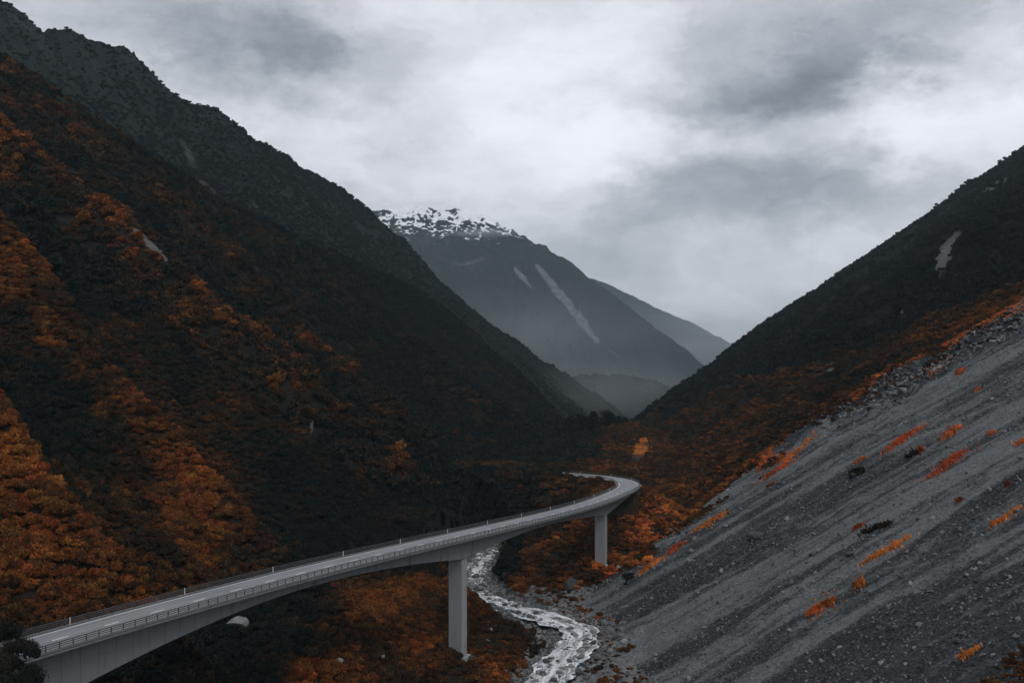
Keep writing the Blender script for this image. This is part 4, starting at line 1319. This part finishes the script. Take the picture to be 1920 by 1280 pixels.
# ------------------------------------------------------------------ grass patches on the scree: pixel ends, half width in pixels, kind, label
c4 = lambda a, b: (a / 2.667 + 1200, b / 2.667 + 800)
GR = [(c4(1225, 130), c4(1415, 0), 9, 1., 'long bright orange grass strip high on the scree, upper end in rubble'),
      (c4(1500, 75), c4(1610, 0), 7, 1., 'orange grass strip on a dark lump, right of the high long strip'),
      (c4(1735, 50), c4(1785, 28), 5, .9, 'small orange tuft high on the scree near the right edge'),
      (c4(1445, 262), c4(1640, 115), 10, 1., 'broad orange grass bank curving up the middle of the scree'),
      (c4(1070, 190), c4(1125, 150), 8, .9, 'orange tuft above a dark rock on the upper scree'),
      (c4(1385, 130), c4(1425, 115), 5, .9, 'small orange tuft beside a dark furrow on the upper scree'),
      (c4(1885, 100), c4(1950, 55), 10, 1., 'orange grass clump cut by the right edge on the upper scree'),
      (c4(1060, 520), c4(1125, 485), 4, .75, 'faint short orange strip on smooth mid scree'),
      (c4(1090, 695), c4(1365, 545), 8, 1., 'longest narrow orange strip across the middle of the scree'),
      (c4(1065, 800), c4(1130, 775), 9, .85, 'round orange tuft below the longest orange strip'),
      (c4(825, 945), c4(985, 860), 13, .9, 'bushy orange clump lowest on the middle scree'),
      (c4(1755, 490), c4(1915, 405), 12, 1., 'orange grass hanging over a dark hollow near the right edge'),
      (c4(1825, 305), c4(1855, 285), 4, .8, 'tiny orange tuft in dark gravel near the right edge'),
      (c4(1580, 378), c4(1615, 362), 4, .75, 'tiny dull orange tuft in the dark gravel band'),
      (c4(1590, 1160), c4(1705, 1108), 5, 1., 'thin yellow orange strip on the dark lower right scree'),
      (c4(680, 215), c4(880, 10), 9, 1., 'tall orange grass streak along the scrub edge of the scree'),
      (c4(625, 268), c4(745, 180), 11, 1., 'orange grass lobe at the foot of the tall edge streak'),
      (c4(605, 225), c4(655, 115), 9, .95, 'orange grass wedge left of the tall edge streak'),
      (c4(365, 322), c4(580, 165), 6, 1., 'orange grass band climbing the scrub edge toward the bend'),
      (c4(270, 528), c4(440, 425), 10, .95, 'broad orange patch where scree meets scrub right of the bend'),
      (c4(135, 640), c4(235, 572), 8, .95, 'orange patch on grey scree just below the scrub edge'),
      (c4(0, 748), c4(105, 655), 6, .95, 'orange strip at the lower left corner of the scree edge'),
      (c4(0, 610), c4(170, 520), 12, .95, 'wide orange grass bank right of the far pier'),
      (c4(25, 425), c4(120, 345), 8, .95, 'orange streak in dark scrub below the road bend'),
      (c4(630, 310), c4(675, 280), 5, .8, 'small dull tuft under the orange edge lobe'),
      ((1752, 700), (1766, 682), 8, 1., 'orange tuft under the rubble, left of a pair near the scree top'),
      ((1790, 704), (1812, 692), 7, 1., 'orange tuft under the rubble, right of a pair near the scree top'),
      ((1826, 735), (1842, 727), 4, .9, 'tiny orange tuft below the pair near the scree top'),
      ((1800, 622), (1885, 585), 12, .95, 'large orange grass crown above the broken rock at upper right'),
      ((1770, 650), (1792, 625), 8, .9, 'orange grass spilling down left side of the broken rock'),
      ((1888, 602), (1930, 560), 13, 1., 'bright orange grass slope at the right edge above the rock'),
      ((1460, 870), (1470, 850), 6, .9, 'small orange tuft in the scrub margin left of the edge streak'),
      ((1615, 1000), (1672, 982), 8, .30, 'dark red brown low shrub strip on the middle scree'),
      ((1590, 900), (1622, 880), 6, .28, 'dark low shrub strip around a rock on the upper scree'),
      ((1700, 862), (1728, 848), 5, .25, 'dark shrub strip beside a small orange tuft on the upper scree'),
      ((1130, 1000), (1142, 985), 6, .9, 'orange tuft beside the far pier shaft'),
      ((1201, 853), (1196, 828), 24, 1., 'bright orange grass clearing at the head of the valley past the bend'),
      ((1196, 830), (1217, 822), 16, 1., 'upper arm of the bright orange clearing at the valley head')]
rng = np.random.default_rng(80)
for (p0, p1, hw, tn, lab) in GR:
    A, B = hit(*p0), hit(*p1)
    mid = (A + B) / 2
    L = np.linalg.norm((B - A)[:2]); ax = (B - A)[:2] / max(L, .1)
    half = hw * mid[1] / F * 1.15
    nb = int(min(2600, 60 + L * half * 2 * 26))
    q = rng.uniform(-0.5, 0.5, nb * 3); s_ = rng.uniform(-1, 1, nb * 3)
    prof = np.clip(1 - np.abs(2 * q) ** 1.7, 0, 1) * (0.80 + 0.7 * fbm(q * L / 2.2 + mid[0], q * 0 + mid[1], 3, 5))
    s_ = s_ * 1.5; sh_ = 0.55 * fbm(q * L / 4 + mid[1], q * 0 + 2, 2, 8)
    m = (np.abs(s_ - sh_) < prof * (1 + 0.7 * fbm(q * L / .7, s_ * half / .7, 2, 9))) & (fbm(q * L / 2.2 + 9, s_ * half / 0.9 + mid[1], 3, 6) > -0.30)
    q, s_ = q[m][:nb], s_[m][:nb]
    st_ = rng.uniform(0, 1, len(q)) < 0.10
    q = np.where(st_, q * 1.35 + rng.normal(0, .06, len(q)), q); s_ = np.where(st_, s_ + rng.normal(0, 1.3, len(q)), s_)
    bx = mid[0] + ax[0] * q * L - ax[1] * s_ * half; by = mid[1] + ax[1] * q * L + ax[0] * s_ * half
    bz = ground(bx, by)
    k = len(bx); h = rng.uniform(.45, 1.05, k) * (1.0 if tn > .5 else 1.5); ta = rng.uniform(0, 6.283, k); wv = rng.uniform(.10, .22, k)
    ln = rng.uniform(.2, .7, k) * h
    sx, sy = -np.sin(ta) * wv, np.cos(ta) * wv; cx, cy = np.cos(ta) * ln - 0.35 * h, np.sin(ta) * ln
    V = np.zeros((k, 4, 3))
    V[:, 0] = np.stack([bx - sx, by - sy, bz - .1], -1); V[:, 1] = np.stack([bx + sx, by + sy, bz - .1], -1)
    V[:, 2] = np.stack([bx + cx * .6 + sx, by + cy * .6 + sy, bz + h * .75], -1); V[:, 3] = np.stack([bx + cx * 1.2 - sx * .4, by + cy * 1.2 - sy * .4, bz + h * .95], -1)
    V = V.reshape(-1, 3) - mid
    me = np_mesh('grass_patch', V, np.arange(k * 4).reshape(-1, 4), smooth=False)
    add_attr(me, 'leafvar', np.repeat(np.clip(.5 + .9 * fbm(bx / 1.3, by / 1.3, 3, 10) + rng.normal(0, .2, k) - 0.5 * (rng.uniform(0, 1, k) < .12), -.6, 1), 4))
    o = link_mesh('grass_patch', me, M_LEAF, None, mid)
    o['tint'] = float(tn)
    tag(o, lab, 'grass', 'grass patches on the scree')

# ------------------------------------------------------------------ trees standing up one by one on the knoll beyond the bend, and the bushes at the near abutment
def tree_trunk(h, r, seed):
    rng = random.Random(seed)
    bm = bmesh.new()
    def limb(p, q, r0, r1):
        d = Vector(q) - Vector(p)
        t = bmesh.ops.create_cone(bm, segments=6, radius1=r0, radius2=r1, depth=d.length, cap_ends=True)
        bmesh.ops.rotate(bm, verts=t['verts'], cent=(0, 0, 0), matrix=d.to_track_quat('Z', 'Y').to_matrix())
        bmesh.ops.translate(bm, verts=t['verts'], vec=(Vector(p) + Vector(q)) / 2)
    limb((0, 0, -0.6), (0.1, 0, h * .5), r, r * .7); limb((0.1, 0, h * .48), (0, 0.1, h), r * .7, r * .2)
    for i in range(6):
        a = i * 1.1 + rng.random(); z0 = h * (.3 + .1 * i)
        limb((0.05, 0, z0), (math.cos(a) * h * .22, math.sin(a) * h * .22, z0 + h * .14), r * .35, r * .1)
    me = bpy.data.meshes.new('trunk'); bm.to_mesh(me); bm.free(); me.materials.append(M_BARK); return me


def tall_crown(seed, leaves=900, conic=0.6):
    rng = np.random.default_rng(seed)
    Vs, A = [], []
    for i in range(13):
        f = i / 12.0
        a = rng.uniform(0, 6.28); q = (0.30 * (1 - conic * f) + .03) * rng.uniform(.4, 1.1)
        c = np.array([q * math.cos(a), q * math.sin(a), 0.30 + 0.66 * f]); r = (0.24 * (1 - conic * f) + .05) * rng.uniform(.8, 1.2)
        k = leaves // 13
        d = rng.normal(0, 1, (k, 3)); d /= np.linalg.norm(d, axis=1)[:, None]
        Vs.append(leaf_quads(c + d * r * np.array([1, 1, .7]) * rng.uniform(.7, 1.15, k)[:, None], d, np.full(k, .055), rng)); A.append(np.repeat(np.clip(.5 + rng.normal(0, .2) + rng.normal(0, .15, k), 0, 1), 4))
    V = np.concatenate(Vs); n_ = len(V) // 4
    me = np_mesh('crown', V, np.arange(n_ * 4).reshape(n_, 4), smooth=False)
    add_attr(me, 'leafvar', np.concatenate(A)); me.materials.append(M_LEAF); return me


TRUNK = tree_trunk(1.0, 0.045, 3)
TCR = [tall_crown(50, 900, .75), tall_crown(51, 900, .45), tall_crown(52, 900, .6)]
KN = [(1048, 785, 13, 'dark tree at left end of the knoll past the bend'), (1066, 782, 10, 'small dark tree second along the knoll past the bend'), (1090, 778, 14, 'dark broad tree left of the orange hollow on the knoll'),
      (1113, 776, 12, 'dark tree right of the orange hollow on the knoll'), (1132, 775, 16, 'tall pointed dark tree on the crest of the knoll'), (1146, 778, 15, 'pointed dark tree just right of the tallest on the knoll'),
      (1160, 784, 14, 'dark tree near the right end of the knoll'), (1172, 790, 15, 'last dark tree before the notch at the valley head'), (1181, 806, 12, 'slim dark tree beside the notch above the orange clearing'),
      (1188, 816, 9, 'small slim tree just left of the orange clearing'), (1128, 800, 12, 'dark tree below the crest of the knoll')]
for i, (u, v, hpx, lab) in enumerate(KN):
    D = 800 + 12 * (i % 3)
    x = (u - 960) / F * D; y = float(D); z = float(ground([x], [y])[0])
    top = (640 - v + 4) / F * D
    h = max(top - z, hpx * D / F)
    h = min(h, 16.0)
    t_ = tag(empty('tree', (x, y, z)), lab, 'tree', 'trees on the knoll beyond the bend')
    for nm, me in (('trunk', TRUNK), ('crown', TCR[i % 3])):
        o = bpy.data.objects.new(nm, me); COL.objects.link(o); o.parent = t_; o.scale = (h * (1.0 if i % 3 == 0 else 1.25),) * 2 + (h,)
        o.rotation_euler.z = i * 1.7
        if nm == 'crown': o['tint'] = 0.06
NEARB = [(8, 1176, 136, 2.6, .10, 'dark shrub where the road disappears at the left edge'), (28, 1205, 133, 2.0, .16, 'bare dark shrub at the near end of the viaduct, beside the road'),
         (52, 1212, 131, 1.7, .12, 'small blackish shrub against the near end of the guard rail'), (14, 1236, 130, 2.7, .15, 'dark reddish shrub filling the bottom left corner'),
         (40, 1268, 128, 2.6, .10, 'dark shrub at the foot of the bottom left thicket'), (-6, 1278, 126, 3.0, .12, 'blackish shrub at the very bottom left corner'), (62, 1250, 130, 1.3, .10, 'twiggy shrub in front of the near girder end')]
for i, (u, v, D, r_, tn, lab) in enumerate(NEARB):
    o = bpy.data.objects.new('shrub', FINECROWN); COL.objects.link(o)
    x = (u - 960) / F * D; zc = (640 - v) / F * D
    o.location = (x, D, zc - 0.9 * r_); o.scale = (r_, r_, r_ * 1.15); o.rotation_euler.z = i * 2.2
    o['tint'] = tn
    tag(o, lab, 'shrub', 'dark shrubs at the near abutment')

# ------------------------------------------------------------------ haze: one closed box of pale air
def box_mesh(name, lo, hi):
    bm = bmesh.new(); bmesh.ops.create_cube(bm, size=1.0)
    for v in bm.verts:
        v.co = Vector([lo[i] + (v.co[i] + 0.5) * (hi[i] - lo[i]) for i in range(3)])
    me = bpy.data.meshes.new(name); bm.to_mesh(me); bm.free(); return me


hm, nt = mat('pale_air')
pv = nt.n('ShaderNodeVolumePrincipled', ins={'Color': (0.66, 0.87, 0.95, 1), 'Density': HAZE, 'Anisotropy': 0.0})
nt.link(pv.outputs[0], nt.n('ShaderNodeOutputMaterial').inputs['Volume'])
tag(link_mesh('haze', box_mesh('haze', (-9200, -2600, -420), (9200, 9700, 860)), hm), kind='stuff')


# thin mist: round the snow summit, in the gap behind the left spur and over the far ridge
def mist(px_uv, D, size, dens):
    m_, q = mat('thin_mist')
    oc_ = q.n('ShaderNodeTexCoord').outputs['Object']
    ln_ = q.vmath('LENGTH', q.vmath('DIVIDE', oc_, size))
    dn_ = q.math('MULTIPLY', q.ramp(ln_, 0.05, 0.95, dens, 0.0), q.ramp(q.noise(q.vmath('DIVIDE', oc_, size), 1.6, 3, 0.6), 0.3, 0.7, 0.2, 1.6))
    pv_ = q.n('ShaderNodeVolumePrincipled', ins={'Color': (0.90, 0.96, 1.0, 1), 'Density': dn_})
    q.link(pv_.outputs[0], q.n('ShaderNodeOutputMaterial').inputs['Volume'])
    bm_ = bmesh.new(); bmesh.ops.create_icosphere(bm_, subdivisions=4, radius=1.0)
    for v_ in bm_.verts:
        k_ = 1 + 0.22 * math.sin(v_.co.x * 5 + D) * math.cos(v_.co.z * 4 + v_.co.y * 3)
        v_.co = Vector((v_.co.x * size[0] * k_, v_.co.y * size[1], v_.co.z * size[2] * k_))
    me_ = bpy.data.meshes.new('mist'); bm_.to_mesh(me_); bm_.free()
    tag(link_mesh('mist', me_, m_, None, ((px_uv[0] - 960) / F * D, D, (640 - px_uv[1]) / F * D)), kind='stuff')


mist((905, 436), 5100, (260, 120, 34), 5.0e-3)
mist((975, 640), 2850, (620, 420, 230), 5.5e-4)
mist((1370, 640), 7300, (1500, 900, 480), 8.0e-4)
mist((1200, 730), 2500, (330, 200, 110), 0.7e-3)
mist((1110, 735), 1800, (230, 140, 85), 1.3e-3)
mist((800, 384), 5300, (430, 160, 42), 1.6e-3)
